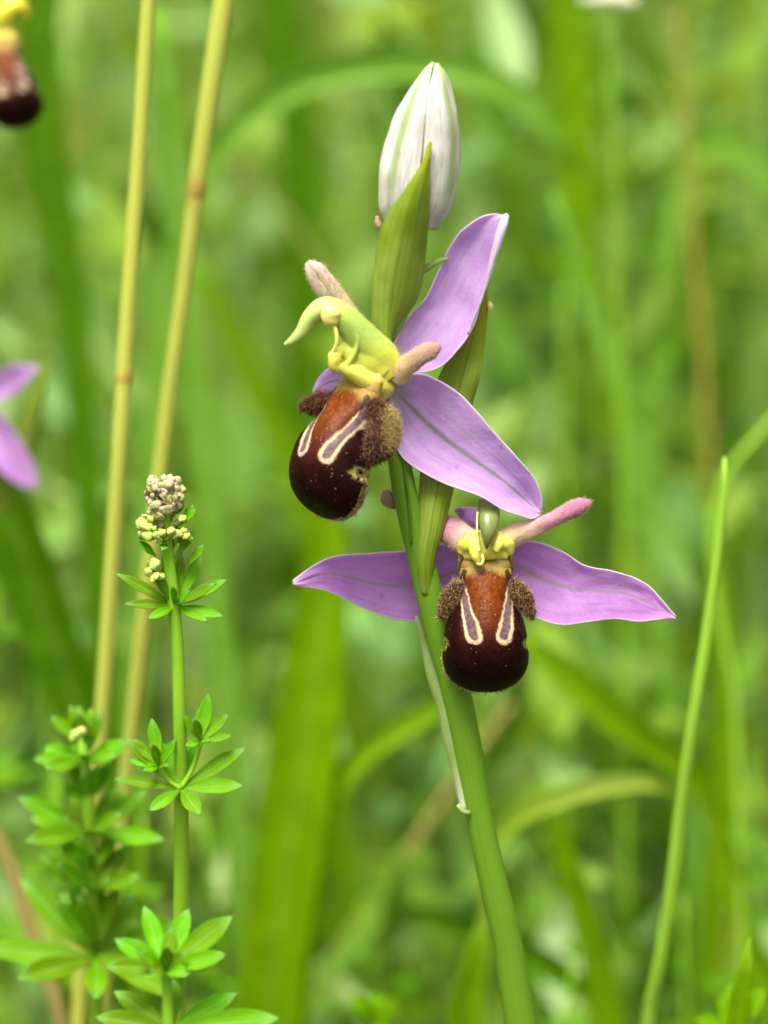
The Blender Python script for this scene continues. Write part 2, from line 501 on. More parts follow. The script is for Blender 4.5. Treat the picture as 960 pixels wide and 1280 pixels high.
# ------------------------------------------------------------------ the bee orchid
def mat_lip():
    m = Mat('velvet_lip')
    fld, loop, cream, notch, red, neck, dark = (m.attr(k) for k in ('field', 'loop', 'cream', 'notch', 'red', 'neck', 'dark'))
    n = m.noise(900, 4, 0.65); n2 = m.noise(2600, 3, 0.6); n3 = m.noise(5200, 2, 0.6)
    base = m.mix(m.ramp(n, 0.35, 0.7), (0.007, 0.002, 0.002, 1), (0.020, 0.004, 0.0035, 1))
    base = m.mix(m.math('MULTIPLY', red, m.ramp(n, 0.15, 0.8, 0.5, 1)), base, (0.060, 0.009, 0.004, 1))
    f2 = m.mix(m.ramp(n2, 0.3, 0.75), (0.10, 0.020, 0.0015, 1), (0.20, 0.052, 0.0025, 1))
    base = m.mix(m.math('MULTIPLY', fld, m.ramp(n, 0.2, 0.7, 0.7, 1.0)), base, f2)
    base = m.mix(neck, base, m.mix(n2, (0.22, 0.14, 0.025, 1), (0.36, 0.25, 0.06, 1)))
    base = m.mix(m.math('MULTIPLY', dark, 0.9), base, (0.02, 0.006, 0.004, 1))
    base = m.mix(m.math('MULTIPLY', notch, m.ramp(n2, 0.35, 0.6)), base, (0.50, 0.40, 0.13, 1))
    base = m.mix(m.math('MULTIPLY', cream, m.ramp(n2, 0.2, 0.5, 0.75, 1.0)), base, m.mix(n3, (0.52, 0.35, 0.20, 1), (0.60, 0.47, 0.31, 1)))
    lp = m.mix(m.ramp(n2, 0.3, 0.7), (0.085, 0.050, 0.050, 1), (0.15, 0.098, 0.098, 1))
    base = m.mix(loop, base, lp)
    vo = m.node('ShaderNodeTexVoronoi'); vo.inputs['Scale'].default_value = 3000; m.l.new(m.coord(), vo.inputs['Vector'])
    sep = m.node('ShaderNodeSeparateColor'); m.l.new(vo.outputs['Color'], sep.inputs[0])
    dust = m.math('MULTIPLY', m.ramp(vo.outputs['Distance'], 0.06, 0.16, 1.0, 0.0), m.math('GREATER_THAN', sep.outputs[0], 0.62))
    base = m.mix(m.math('MULTIPLY', dust, 0.55), base, (0.55, 0.36, 0.26, 1))
    return m.solid(base, 0.34, 0.07, 0.0, normal=m.bump(m.math('ADD', n3, n2), 4e-5, 0.7))
M['lip'] = mat_lip()

def mat_lobe(name, brown, edge):
    m = Mat(name); u, v, w = m.pv()
    n = m.noise(1500, 3)
    col = m.mix(m.ramp(n, 0.3, 0.7), brown, tuple(x * 1.6 for x in brown[:3]) + (1,))
    col = m.mix(m.attr('rim'), col, edge)
    return m.solid(col, 0.65, 0.15, 0.1, (1, .6, .4), 0.0002)
M['lobe'] = mat_lobe('furry_side_lobe', (0.045, 0.014, 0.007, 1), (0.50, 0.42, 0.12, 1))
M['hair_brown'] = mat_hair('brown_lobe_hair', (0.05, 0.016, 0.008, 1), (0.28, 0.14, 0.075, 1), 0.3)
M['hair_nap'] = mat_hair('velvet_nap_hair', (0.014, 0.004, 0.003, 1), (0.10, 0.036, 0.024, 1), 0.2)
M['hair_cream'] = mat_hair('cream_hair', (0.62, 0.50, 0.22, 1), (0.85, 0.78, 0.52, 1), 0.5)
M['hair_yellow'] = mat_hair('yellow_green_hair', (0.42, 0.34, 0.07, 1), (0.72, 0.64, 0.30, 1), 0.45)
M['hair_tan'] = mat_hair('pale_petal_hair', (0.6, 0.5, 0.38, 1), (0.85, 0.78, 0.66, 1), 0.5)

def mat_grad(name, stops, rough=0.35, sss=0.35, spec=0.45, noise_s=700, vary=0.12, line=None, radius=(1, .9, .3)):
    """colour that changes along the part (its own pigment), with light mottling"""
    m = Mat(name); u, v, w = m.pv()
    cr = m.node('ShaderNodeValToRGB'); cr.color_ramp.interpolation = 'EASE'
    el = cr.color_ramp.elements
    el[0].position, el[0].color = stops[0]; el[1].position, el[1].color = stops[-1]
    for p_, c_ in stops[1:-1]:
        e_ = el.new(p_); e_.color = c_
    n = m.noise(noise_s, 4, 0.6)
    m.set(cr.inputs[0], m.math('ADD', u, m.math('MULTIPLY', m.math('SUBTRACT', n, 0.5), vary)))
    col = cr.outputs[0]
    if line:
        e = m.math('ABSOLUTE', m.math('SUBTRACT', v, line[0]))
        col = m.mix(m.ramp(e, 0.0, line[1], line[3], 0.0), col, line[2])
    b = m.bump(m.math('ADD', n, m.math('MULTIPLY', m.noise(3200, 2), 0.5)), 4e-5, 0.45)
    return m.solid(col, rough, spec, sss, radius, 0.0005, b)
GREEN, YEL = (0.34, 0.50, 0.10, 1), (0.78, 0.70, 0.045, 1)
M['column'] = mat_grad('green_yellow_column', [(0.0, (0.60, 0.60, 0.07, 1)), (0.28, (0.46, 0.58, 0.07, 1)), (0.5, (0.36, 0.54, 0.10, 1)), (1.0, (0.46, 0.60, 0.17, 1))], vary=0.25)
M['column_low'] = mat_grad('olive_hood', [(0.0, (0.17, 0.25, 0.045, 1)), (0.5, (0.16, 0.21, 0.045, 1)), (1.0, (0.10, 0.11, 0.03, 1))], 0.3, vary=0.3)
M['stigma'] = mat_grad('yellow_throat_lump', [(0.0, (0.66, 0.60, 0.08, 1)), (1.0, YEL)], 0.22, spec=0.6, vary=0.5)
M['throat'] = mat_grad('throat_collar', [(0.0, (0.62, 0.58, 0.06, 1)), (0.45, (0.66, 0.56, 0.07, 1)), (0.60, (0.34, 0.24, 0.03, 1)), (0.78, (0.26, 0.18, 0.035, 1)), (1.0, (0.20, 0.12, 0.03, 1))], 0.32, vary=0.12)
M['pollen'] = mat_grad('pollen_mass', [(0.0, (0.80, 0.70, 0.16, 1)), (1.0, (0.82, 0.74, 0.22, 1))], 0.5)
M['darkline'] = mat_grad('brown_throat_line', [(0.0, (0.035, 0.012, 0.006, 1)), (1.0, (0.10, 0.05, 0.015, 1))], 0.4, 0.0)
M['petal_tan'] = mat_grad('tan_velvet_petal', [(0.0, (0.66, 0.50, 0.32, 1)), (0.3, (0.50, 0.36, 0.18, 1)), (0.65, (0.40, 0.25, 0.17, 1)), (1.0, (0.40, 0.22, 0.19, 1))], 0.6, 0.3, 0.2, vary=0.25)
M['petal_hood'] = mat_grad('pinkish_brown_petal', [(0.0, (0.50, 0.46, 0.2, 1)), (0.5, (0.52, 0.42, 0.27, 1)), (1.0, (0.60, 0.48, 0.42, 1))], 0.6, 0.3, 0.2, vary=0.25, line=(0.0, 0.09, (0.30, 0.25, 0.13, 1), 0.85))
M['petal_pink'] = mat_grad('pink_velvet_petal', [(0.0, (0.68, 0.52, 0.30, 1)), (0.3, (0.62, 0.42, 0.32, 1)), (0.5, (0.50, 0.22, 0.30, 1)), (1.0, (0.40, 0.13, 0.24, 1))], 0.6, 0.3, 0.2, vary=0.22)
M['petal_dusk'] = mat_grad('dusky_petal_tip', [(0.0, (0.3, 0.2, 0.13, 1)), (1.0, (0.34, 0.24, 0.18, 1))], 0.6, 0.2, 0.2)

def mat_fused():
    m = Mat('column_tissue')
    at = m.node('ShaderNodeAttribute', attribute_name='pv')
    n = m.noise(900, 4, 0.6); n2 = m.noise(3000, 3)
    col = m.mix(m.ramp(n, 0.35, 0.75, 0.0, 0.35), at.outputs['Color'], (0.62, 0.62, 0.12, 1))
    col = m.mix(m.ramp(n2, 0.45, 0.8, 0.0, 0.25), col, (0.20, 0.26, 0.04, 1))
    b = m.bump(m.math('ADD', n, n2), 4e-5, 0.5)
    return m.solid(col, 0.34, 0.35, 0.7, (1, .9, .3), 0.0006, b)
M['fused'] = mat_fused()

def frame(ex, ey):
    """ex, ey: photograph-like axes (right, down) as world vectors -> orthonormal ex, ey, ez(toward viewer)"""
    ey = ey / np.linalg.norm(ey); ex = ex - ex.dot(ey) * ey; ex = ex / np.linalg.norm(ex)
    ez = np.cross(ey, ex)
    ez = ez if ez.dot(FWD) < 0 else -ez
    return ex, ey, ez

def sstep(a, b, x):
    t = np.clip((x - a) / (b - a), 0, 1); return t * t * (3 - 2 * t)

def seg_dist(X, Y, pl, hw):
    """signed distance to a poly-line band whose half-width varies"""
    best = np.full(X.shape, 1e9)
    for (a, b, wa, wb) in zip(pl[:-1], pl[1:], hw[:-1], hw[1:]):
        ax, ay = a; bx, by = b
        t = np.clip(((X - ax) * (bx - ax) + (Y - ay) * (by - ay)) / ((bx - ax) ** 2 + (by - ay) ** 2), 0, 1)
        d = np.hypot(X - ax - t * (bx - ax), Y - ay - t * (by - ay)) - (wa + t * (wb - wa))
        best = np.minimum(best, d)
    return best

LIP_Y = [-14, 0, 15, 35, 50, 66, 80, 97, 115, 140, 160]
LIP_W = [24, 31, 33, 33, 37, 46, 50, 53.5, 55, 56, 56]
LIP_F = [6, 12, 18, 26, 32, 39, 44, 48, 49, 48, 46]     # how far the front swells
LIP_C = [-6, -4, -2, 0, 0, -1, -2, -4, -7, -11, -16]    # centre of each section, front to back

def build_lip(parent, O, ex, ey, ez, scale, wide=1.0, loops=None, hi=True, deep=1.0, seed=0):
    nu, nv = (170, 176) if hi else (30, 28)
    tt = np.linspace(0, 1, nu)
    y = -14 + 174 * (1 - (1 - tt) ** 2)
    def spl(vals):
        q = resample(np.stack([LIP_Y, vals, np.zeros(len(vals))], 1), 400)
        return np.interp(y, q[:, 0], q[:, 1])
    w, f, c2 = spl(LIP_W), spl(LIP_F) * deep, spl(LIP_C)
    e = np.clip((y - 96) / 64.0, 0, 1)
    w = w * np.clip(1 - e ** 3.0, 0, 1) ** 0.48
    f = f * np.clip(1 - e ** 2.6, 0, 1) ** 0.55
    th = np.linspace(-math.pi, math.pi, nv, endpoint=False)
    X = w[:, None] * np.sin(th)[None] * wide
    front = np.cos(th)[None]
    Z = c2[:, None] + np.where(front > 0, f[:, None] * np.abs(front) ** 0.9, -0.45 * f[:, None] * np.abs(front))
    Y = np.repeat(y[:, None], nv, 1)
    # rolled margins: a slight waist behind the shoulders
    Pn = np.array([[mnoise.noise(Vector((X[i, j] * .03, Y[i, j] * .03, Z[i, j] * .03 + seed))) for j in range(nv)] for i in range(nu)])
    Z = Z + 1.6 * Pn * front
    fr0 = np.clip(front, 0, 1)
    hump = np.exp(-((np.abs(X) - 38) / 11) ** 2 - ((Y - 78) / 15) ** 2)          # shoulders
    groove = np.exp(-((np.abs(X) - 25) / 6) ** 2) * sstep(16, 40, Y) * (1 - sstep(76, 98, Y))
    waist = np.exp(-((Y - 99) / 7) ** 2) * (1 - np.clip(np.abs(front) * 1.6, 0, 1))
    Z = Z + fr0 * (4.5 * hump - 2.6 * groove + 2.0 * np.exp(-(X / 12) ** 2) * sstep(10, 30, Y) * (1 - sstep(70, 100, Y)))
    X = X * (1 - 0.09 * waist)
    V = O + S * scale * (X[..., None] * ex + Y[..., None] * ey + Z[..., None] * ez)
    F = grid_faces(nu, nv, wrap=True)
    V = V.reshape(-1, 3)
    V = np.vstack([V, O + S * scale * (-14 * ey + c2[0] * ez), O + S * scale * (160 * ey + c2[-1] * ez)])
    a0, a1 = nu * nv, nu * nv + 1
    for j in range(nv):
        kk = (j + 1) % nv
        F.append([a0, kk, j]); F.append([a1, (nu - 1) * nv + j, (nu - 1) * nv + kk])
    fr = (front > -0.1) * np.ones_like(X)
    xx = X / wide
    jit = np.array([[1.5 * mnoise.noise(Vector((xx[i, j] * .11, Y[i, j] * .11, seed + 4.0))) + 0.9 * mnoise.noise(Vector((xx[i, j] * .34, Y[i, j] * .34, seed + 9.0))) for j in range(nv)] for i in range(nu)])
    loops = loops or [([(-29, 14), (-28, 34), (-24, 58), (-18, 78), (-15, 88)], [1.2, 3.0, 4.6, 5.6, 5.2]),
                      ([(30, 14), (30, 34), (27, 58), (24, 78), (22, 88)], [1.2, 3.0, 4.6, 5.6, 5.2])]
    d = np.full(X.shape, 1e9)
    for pl, hw in loops: d = np.minimum(d, seg_dist(xx, Y, pl, hw))
    d = d + jit
    bw = 1.0 + 3.2 * sstep(50, 95, Y)
    loop = (1 - sstep(-1.6, 0.9, d)) * fr * sstep(14, 24, Y)
    cream = sstep(-1.6, 0.9, d) * (1 - sstep(bw, bw + 2.0, d)) * fr * sstep(24, 34, Y)
    fld = (1 - sstep(8, 30, np.abs(xx) - 0.12 * (60 - Y) + jit)) * sstep(4, 14, Y) * (1 - sstep(30, 100, Y + 3 * jit)) * fr
    red = (1 - sstep(14, 46, np.abs(xx))) * (1 - sstep(60, 130, Y)) * fr
    nd = np.hypot((np.abs(xx) - 54) / 8.0, (Y - 98) / 8.5) + 0.12 * jit
    notch = (1 - sstep(0.7, 1.2, nd)) * (front > -0.5)
    neck = (1 - sstep(4, 16, Y + 5 * np.cos(xx * .1) + jit)) * fr
    dk = np.minimum(seg_dist(np.abs(xx), Y, [(26, 8), (30, 22), (31, 40)], [2.2, 2.6, 1.5]), 9)
    dark = (1 - sstep(0, 2.0, dk + jit)) * fr
    ex_ = {}
    for nme, A in (('field', fld), ('loop', loop), ('cream', cream), ('notch', notch), ('red', red), ('neck', neck), ('dark', dark)):
        ex_[nme] = np.concatenate([np.asarray(A, float).ravel(), [0, 0]])
    uv = np.concatenate([np.stack([Y / 160, xx / 60, front * np.ones_like(X)], 2).reshape(-1, 3), [[0, 0, 0], [1, 0, 0]]])
    lip = mesh_obj('lip', V, F, M['lip'], parent, uv, ex_)
    if hi:
        def bottom(p, n, pv):
            yy, xr, frr = pv[0] * 160, abs(pv[1]) * 60, pv[2]
            if yy > 153 and frr > -0.8: return 1.5 if frr < 0.3 else 0.0
            if frr > 0.12 or frr < -0.8: return 0.0
            return 1.0 if yy > 112 else (0.3 if yy > 90 else 0.05)
        hairs('hair_fringe', lip, 3600, 9.5, 0.5, M['hair_cream'], parent, bottom, droop=0.5, seed=seed + 1)
        def face(p, n, pv):
            yy, xr, frr = pv[0] * 160, abs(pv[1]) * 60, pv[2]
            if frr < -0.05 or yy < 12: return 0.0
            return 1.0 if yy > 92 or xr > 30 else 0.12
        hairs('velvet_nap', lip, 6500, 3.2, 0.24, M['hair_nap'], parent, face, droop=0.6, spread=0.35, seed=seed + 2)
    return lip

def build_lobe(parent, O, ex, ey, ez, scale, side, pts, rad, hi=True, rim=None, seed=0, nh=3800, hl=8.0, yel=.7):
    """a furry ear beside the lip, pts in lip pixels"""
    P = [O + S * scale * (side * x * ex + y * ey + z * ez) for x, y, z in pts]
    V, F, uv = tube_arrays(P, [(a * scale, b * scale) for a, b in rad], side=ez, n=40 if hi else 12, m=28 if hi else 8, bumps=0.16, seed=seed)
    rel = (V - O) / (S * scale)
    lx, ly, lz = rel @ ex * side, rel @ ey, rel @ ez
    rv = rim(lx, ly, lz) if rim else np.zeros(len(V))
    o = mesh_obj('side_lobe', V, F, M['lobe'], parent, uv, {'rim': rv})
    if hi:
        def wr(p, n, pv):
            r_ = (p - O) / (S * scale)
            q = rim(np.array([r_ @ ex * side]), np.array([r_ @ ey]), np.array([r_ @ ez]))[0] if rim else 0
            return 1 - 0.9 * q
        hairs('lobe_hair', o, nh, hl, 0.42, M['hair_brown'], parent, wr, spread=0.4, seed=seed + 5, droop=0.1)
        if rim:
            def wr2(p, n, pv):
                r_ = (p - O) / (S * scale)
                return rim(np.array([r_ @ ex * side]), np.array([r_ @ ey]), np.array([r_ @ ez]))[0] + 0.02
            hairs('lobe_hair', o, int(nh * yel), hl, 0.42, M['hair_yellow'], parent, wr2, spread=0.5, seed=seed + 9)
    return o

def build_throat(parent, O, ex, ey, ez, scale, hi=True, lines=True):
    """the yellow mouth above the lip: a collar, two cheeks, brown edge lines"""
    n, m = (34, 30) if hi else (10, 12)
    ys = np.linspace(-44, 10, n)
    V, uv = [], []
    for i, yy in enumerate(ys):
        t = i / (n - 1)
        w = np.interp(yy, [-44, -30, -15, 0, 14], [15, 27, 34, 35, 33]); f = np.interp(yy, [-44, -20, 0, 14], [6, 10, 17, 22])
        for j in range(m):
            a = math.pi * (-0.62 + 1.24 * j / (m - 1))
            # a hollow in the middle of the collar
            hollow = 9.0 * math.exp(-(math.sin(a) / 0.45) ** 2) * math.exp(-((yy + 4) / 13) ** 2)
            z = f * math.cos(a) - hollow - 4
            arch = 7.0 * t ** 3 * (math.cos(3.2 * a) * .5 + .2)
            z -= 5.0 * t ** 6
            V.append(O + S * scale * (w * math.sin(a) * ex + (yy + arch) * ey + z * ez)); uv.append((t, j / (m - 1), 1))
    V = np.array(V); uv = np.array(uv)
    back = V - S * scale * 3 * ez
    k = n * m
    F = grid_faces(n, m) + grid_faces(n, m, k, flip=True)
    for j in range(m - 1):
        F.append([j + 1, j, k + j, k + j + 1]); a = (n - 1) * m + j; F.append([a, a + 1, k + a + 1, k + a])
    for i in range(n - 1):
        a, b = i * m, (i + 1) * m
        F.append([a, b, k + b, k + a]); a += m - 1; b += m - 1; F.append([b, a, k + a, k + b])
    mesh_obj('throat', np.vstack([V, back]), F, M['throat'], parent, np.vstack([uv, uv]))
    def L(x, y, z): return O + S * scale * (x * ex + y * ey + z * ez)
    if hi and lines:
        for s_ in (-1, 1):
            tube('throat_line', [L(s_ * 23, -20, 4.5), L(s_ * 28, -10, 5), L(s_ * 32.5, -2, 3), L(s_ * 34, 6, 2)], [(.8, 1.0), (1.3, 1.5), (1.3, 1.5), (0.6, .8)], M['darkline'], parent, n=14, m=8)
    return L

def orchid_hair_petal(parent, pts, rad, mat, hi=True, nh=1500, hl=5.0, seed=0, where=None, side=(0, -1, 0), hm='hair_tan'):
    o = tube('petal', pts, rad, mat, parent, side=side, n=36 if hi else 12, m=20 if hi else 8, bumps=0.12, seed=seed)
    if hi: hairs('petal_hair', o, nh, hl, 0.32, M[hm], parent, where, spread=0.4, seed=seed + 3)
    return o

base0 = np.array([B(652, 1290, 0.0005)[0] + 0.019, 0.006, 0.0])
orchid = empty('bee_orchid', base0, None, 'sharp flowering bee orchid with two pink and dark brown open flowers on one green stem', 'orchid', 'bee orchids')

# stem: seen points, then on down to the soil
stem_pts = QL([(498, 330, -4), (491, 430, -2), (494, 520, 0), (503, 600, 0), (527, 700, 0), (545, 775, 0), (567, 850, 0), (582, 920, 0), (597, 1010, 0), (616, 1100, -2), (636, 1190, -6), (652, 1290, -10)])
b = stem_pts[-1]
stem_pts += [b + np.array([0.0050, 0.001, -0.03]), base0 + np.array([-0.006, -0.002, 0.06]), base0 - np.array([0, 0, 0.004])]
tube('stem', stem_pts, [9, 11, 13, 15, 17, 18, 18.5, 18.5, 18, 18.5, 19.5, 21, 24, 28, 32], M['stem'], orchid, n=150, m=28, bumps=0.035)

# --- bud
bud = empty('bud', Q(512, 285, 4), orchid)
tube('bud_core', QL([(508, 284, 2), (513, 240, 3), (520, 190, 3), (532, 130, 2), (541, 86, 0)]), [(16, 20), (33, 36), (37, 40), (24, 27), (4, 5)], None or M['sheath'], bud, n=40, m=24)
def mat_bud():
    m = Mat('white_bud_sepal'); u, v, w = m.pv()
    c = m.node('ShaderNodeCombineXYZ'); m.set(c.inputs[0], m.math('MULTIPLY', u, 3)); m.set(c.inputs[1], m.math('MULTIPLY', v, 12)); m.set(c.inputs[2], m.rand())
    n = m.noise(1.6, 5, 0.65, c.outputs[0]); n2 = m.noise(500, 4, .6)
    col = m.mix(m.ramp(n, 0.35, 0.7), (0.82, 0.82, 0.80, 1), (0.60, 0.57, 0.58, 1))
    col = m.mix(m.ramp(m.noise(900, 5, .7), 0.5, 0.72, 0, 0.45), col, (0.46, 0.52, 0.34, 1))
    col = m.mix(m.ramp(n2, 0.5, 0.75, 0, 0.5), col, (0.88, 0.88, 0.86, 1))
    e = m.math('ABSOLUTE', m.math('SUBTRACT', v, 0.5))
    wob = m.math('MULTIPLY', m.math('SUBTRACT', m.noise(420, 3), 0.5), 0.16)
    gr = m.ramp(m.math('ADD', e, wob), 0.03, 0.17, 0.9, 0.0)
    gr = m.math('MULTIPLY', gr, m.ramp(u, 0.0, 0.45, 0.45, 1.0))
    col = m.mix(gr, col, m.mix(n2, (0.26, 0.40, 0.10, 1), (0.44, 0.56, 0.22, 1)))
    col = m.mix(m.ramp(u, 0.8, 1.0, 0.0, 0.75), col, (0.52, 0.62, 0.28, 1))
    b_ = m.bump(m.math('ADD', n, m.math('MULTIPLY', m.noise(2400, 3), .5)), 7e-5, 0.5)
    return m.leafy(col, 0.3, None, 0.42, 0.35, b_)
M['bud'] = mat_bud()
# three overlapping sepals wrapped round the bud
patch('sepal', QL([(486, 278, 4), (474, 255, 6), (474, 215, 10), (488, 158, 12), (508, 118, 10), (530, 87, 6), (541, 79, 2)]),
      QL([(490, 282, 22), (488, 255, 34), (492, 215, 40), (506, 158, 38), (520, 115, 28), (534, 88, 12), (542, 79, 4)]),
      QL([(512, 284, 34), (518, 255, 44), (524, 215, 46), (530, 160, 40), (534, 118, 30), (539, 90, 15), (543, 79, 6)]), M['bud'], bud, 60, 21, 4, 2.0, 3)
patch('sepal', QL([(514, 284, 30), (520, 250, 42), (528, 200, 45), (532, 150, 40), (535, 115, 31), (541, 92, 16), (544, 80, 6)]),
      QL([(540, 286, 14), (556, 255, 24), (565, 205, 26), (563, 150, 24), (556, 115, 18), (551, 93, 10), (546, 80, 4)]),
      QL([(548, 284, -8), (564, 252, -4), (572, 205, -4), (571, 155, -4), (565, 115, -4), (557, 92, -2), (547, 80, 0)]), M['bud'], bud, 60, 21, 4, 2.0, 5)
patch('sepal', QL([(478, 270, -4), (474, 240, -6), (478, 200, -10), (492, 150, -10), (512, 112, -8), (530, 88, -4), (541, 80, -2)]),
      QL([(520, 284, -26), (522, 250, -38), (526, 205, -40), (532, 150, -34), (536, 112, -24), (540, 90, -12), (543, 80, -4)]),
      QL([(552, 280, -8), (566, 250, -8), (573, 205, -8), (572, 155, -8), (566, 115, -6), (557, 92, -4), (546, 80, -2)]), M['bud'], bud, 50, 17, 4, 1.0, 6)
tube('bud_stub', QL([(478, 288, 8), (473, 280, 10), (471, 270, 10)]), [3, 4.5, 2], M['petal_tan'], bud, n=10, m=8, bumps=.4)

# --- bracts
patch('bract', QL([(478, 440, 8), (467, 410, 12), (468, 350, 18), (474, 300, 26), (488, 262, 34), (508, 232, 42), (526, 204, 48), (537, 178, 48)]),
      QL([(486, 440, 22), (486, 410, 30), (493, 350, 40), (503, 300, 48), (512, 262, 54), (522, 230, 56), (532, 203, 54), (538, 178, 50)]),
      QL([(492, 440, 8), (492, 414, 12), (520, 372, 14), (531, 325, 20), (535, 280, 32), (536, 240, 44), (538, 208, 49), (539, 178, 49)]), M['bract'], orchid, 70, 21, 5, 2.5, 1)
# ovary rising into the bud behind that bract
tube('ovary', QL([(486, 425, 0), (498, 380, 6), (502, 330, 8), (508, 290, 6)]), [12, 15, 16, 15], M['ovary'], orchid, n=30, m=18)
# bract of the upper flower: behind the pink sepals, its foot on the stem
patch('bract', QL([(527, 742, 12), (522, 700, 12), (522, 650, 4), (526, 580, -12), (536, 510, -24), (552, 465, -26), (580, 412, -18), (598, 380, -14), (607, 358, -12)]),
      QL([(533, 744, 14), (532, 704, 20), (540, 650, 15), (551, 590, -2), (568, 510, -14), (580, 465, -14), (593, 415, -12), (603, 382, -10), (608, 358, -12)]),
      QL([(540, 742, 11), (545, 702, 8), (558, 650, 2), (574, 580, -12), (590, 510, -22), (601, 465, -14), (607, 415, -14), (609, 382, -12), (609, 358, -12)]), M['bract'], orchid, 70, 19, 5, 2.0, 2)
tube('ovary', QL([(540, 640, -14), (546, 590, -20), (524, 530, -18), (500, 478, -2)]), [10, 14, 15, 14], M['ovary'], orchid, n=34, m=18)
tube('bract_rib', QL([(514, 680, 17), (512, 640, 17), (508, 605, 17), (504, 575, 17)]), [1.6, 2.2, 2.2, 1.5], M['bract_shade'], orchid, n=20, m=8)
# pale sheath along the far side of the stem
patch('bract', QL([(576, 1012, 6), (563, 960, 2), (546, 890, -6), (533, 840, -10), (524, 800, -12), (519, 770, -12)]),
      QL([(582, 1013, 10), (574, 960, 6), (560, 890, 0), (545, 840, -6), (533, 800, -10), (522, 770, -12)]),
      QL([(590, 1010, 6), (584, 960, -6), (572, 890, -14), (556, 840, -16), (542, 800, -16), (527, 770, -14)]), M['sheath'], orchid, 50, 13, 4, 1.5, 8)
tube('node_scar', QL([(572, 1006, 14), (579, 1014, 17), (588, 1016, 18)]), [2, 3.4, 2], M['sheath'], orchid, n=12, m=10)
# thin pale bract tip behind the big bract, and a crumb of pollen
patch('bract', QL([(524, 335, -4), (535, 329, 0), (548, 323, 0), (561, 322, 0)]), QL([(524, 338, 0), (535, 334, 3), (548, 327, 3), (561, 323, 1)]), QL([(526, 345, -4), (536, 338, 0), (549, 329, 0), (561, 324, 0)]), M['sheath'], orchid, 24, 9, 3, 0, 3)
tube('pollen_grain', QL([(611, 377, -6), (613, 383, -5), (612, 389, -6)]), [2, 4, 2], M['pollen'], orchid, n=10, m=8)

# --- upper flower
up = empty('flower', Q(487, 465, 24), orchid)
patch('sepal', QL([(484, 440, 18), (500, 414, 10), (530, 374, 4), (556, 326, 2), (576, 292, 6), (596, 275, 10), (616, 268, 12), (630, 268, 12)]),
      QL([(490, 450, 14), (512, 432, 2), (548, 392, -8), (578, 345, -10), (596, 312, -6), (609, 290, 4), (620, 277, 12), (632, 272, 14)]),
      QL([(494, 458, 18), (522, 466, 12), (556, 455, 10), (585, 418, 12), (600, 376, 14), (613, 340, 18), (626, 306, 20), (635, 276, 16)]), M['sepal_top'], up, 60, 23, 4, 4, 11)
# its margin rolled forward near the tip
patch('sepal_fold', QL([(585, 418, 12), (602, 368, 18), (614, 318, 22), (622, 284, 20), (631, 267, 14)]), QL([(585, 418, 13), (604, 368, 22), (619, 318, 27), (629, 284, 24), (634, 268, 15)]),
      QL([(585, 418, 12), (603, 370, 15), (622, 318, 18), (633, 284, 18), (635, 272, 14)]), M['sepal_white'], up, 40, 11, 3, 1, 2)
patch('sepal', QL([(488, 478, 20), (506, 468, 18), (532, 467, 18), (562, 484, 18), (594, 513, 20), (622, 546, 22), (650, 573, 22), (669, 598, 18), (678, 622, 14), (677, 640, 12)]),
      QL([(488, 486, 16), (508, 503, 8), (530, 525, 5), (556, 548, 5), (586, 570, 7), (612, 588, 9), (636, 606, 9), (655, 623, 7), (668, 635, 9), (677, 641, 11)]),
      QL([(486, 500, 18), (490, 540, 17), (502, 571, 20), (530, 592, 24), (560, 605, 27), (590, 617, 29), (618, 631, 29), (645, 643, 26), (664, 649, 18), (676, 643, 12)]), M['sepal'], up, 64, 25, 4, 4, 17)
patch('sepal', QL([(478, 462, 10), (450, 455, 2), (415, 458, -6), (398, 472, -10), (390, 488, -12)]), QL([(480, 475, 6), (450, 472, 0), (420, 475, -6), (402, 482, -10), (391, 490, -12)]),
      QL([(482, 490, 6), (452, 496, 0), (425, 500, -6), (405, 500, -10), (392, 493, -12)]), M['sepal'], up, 40, 15, 4, 3, 23)
orchid_hair_petal(up, QL([(496, 474, 34), (505, 460, 42), (522, 447, 46), (540, 437, 46), (551, 433, 44)]), [(9, 13), (9, 13), (9, 12), (8.5, 11), (2, 3)], M['petal_tan'], nh=1500, hl=3.2, seed=2)
orchid_hair_petal(up, QL([(470, 445, 14), (448, 415, 12), (424, 382, 12), (404, 354, 14), (392, 337, 16), (384, 328, 16)]), [(7, 14), (8, 15), (8, 15), (8, 15), (7, 13), (2, 4)], M['petal_hood'], nh=2200, hl=5.0, seed=4, side=(0, -1, 0))
CG, CL, CY, CD = (0.30, 0.45, 0.09), (0.42, 0.56, 0.18), (0.60, 0.57, 0.09), (0.30, 0.20, 0.04)
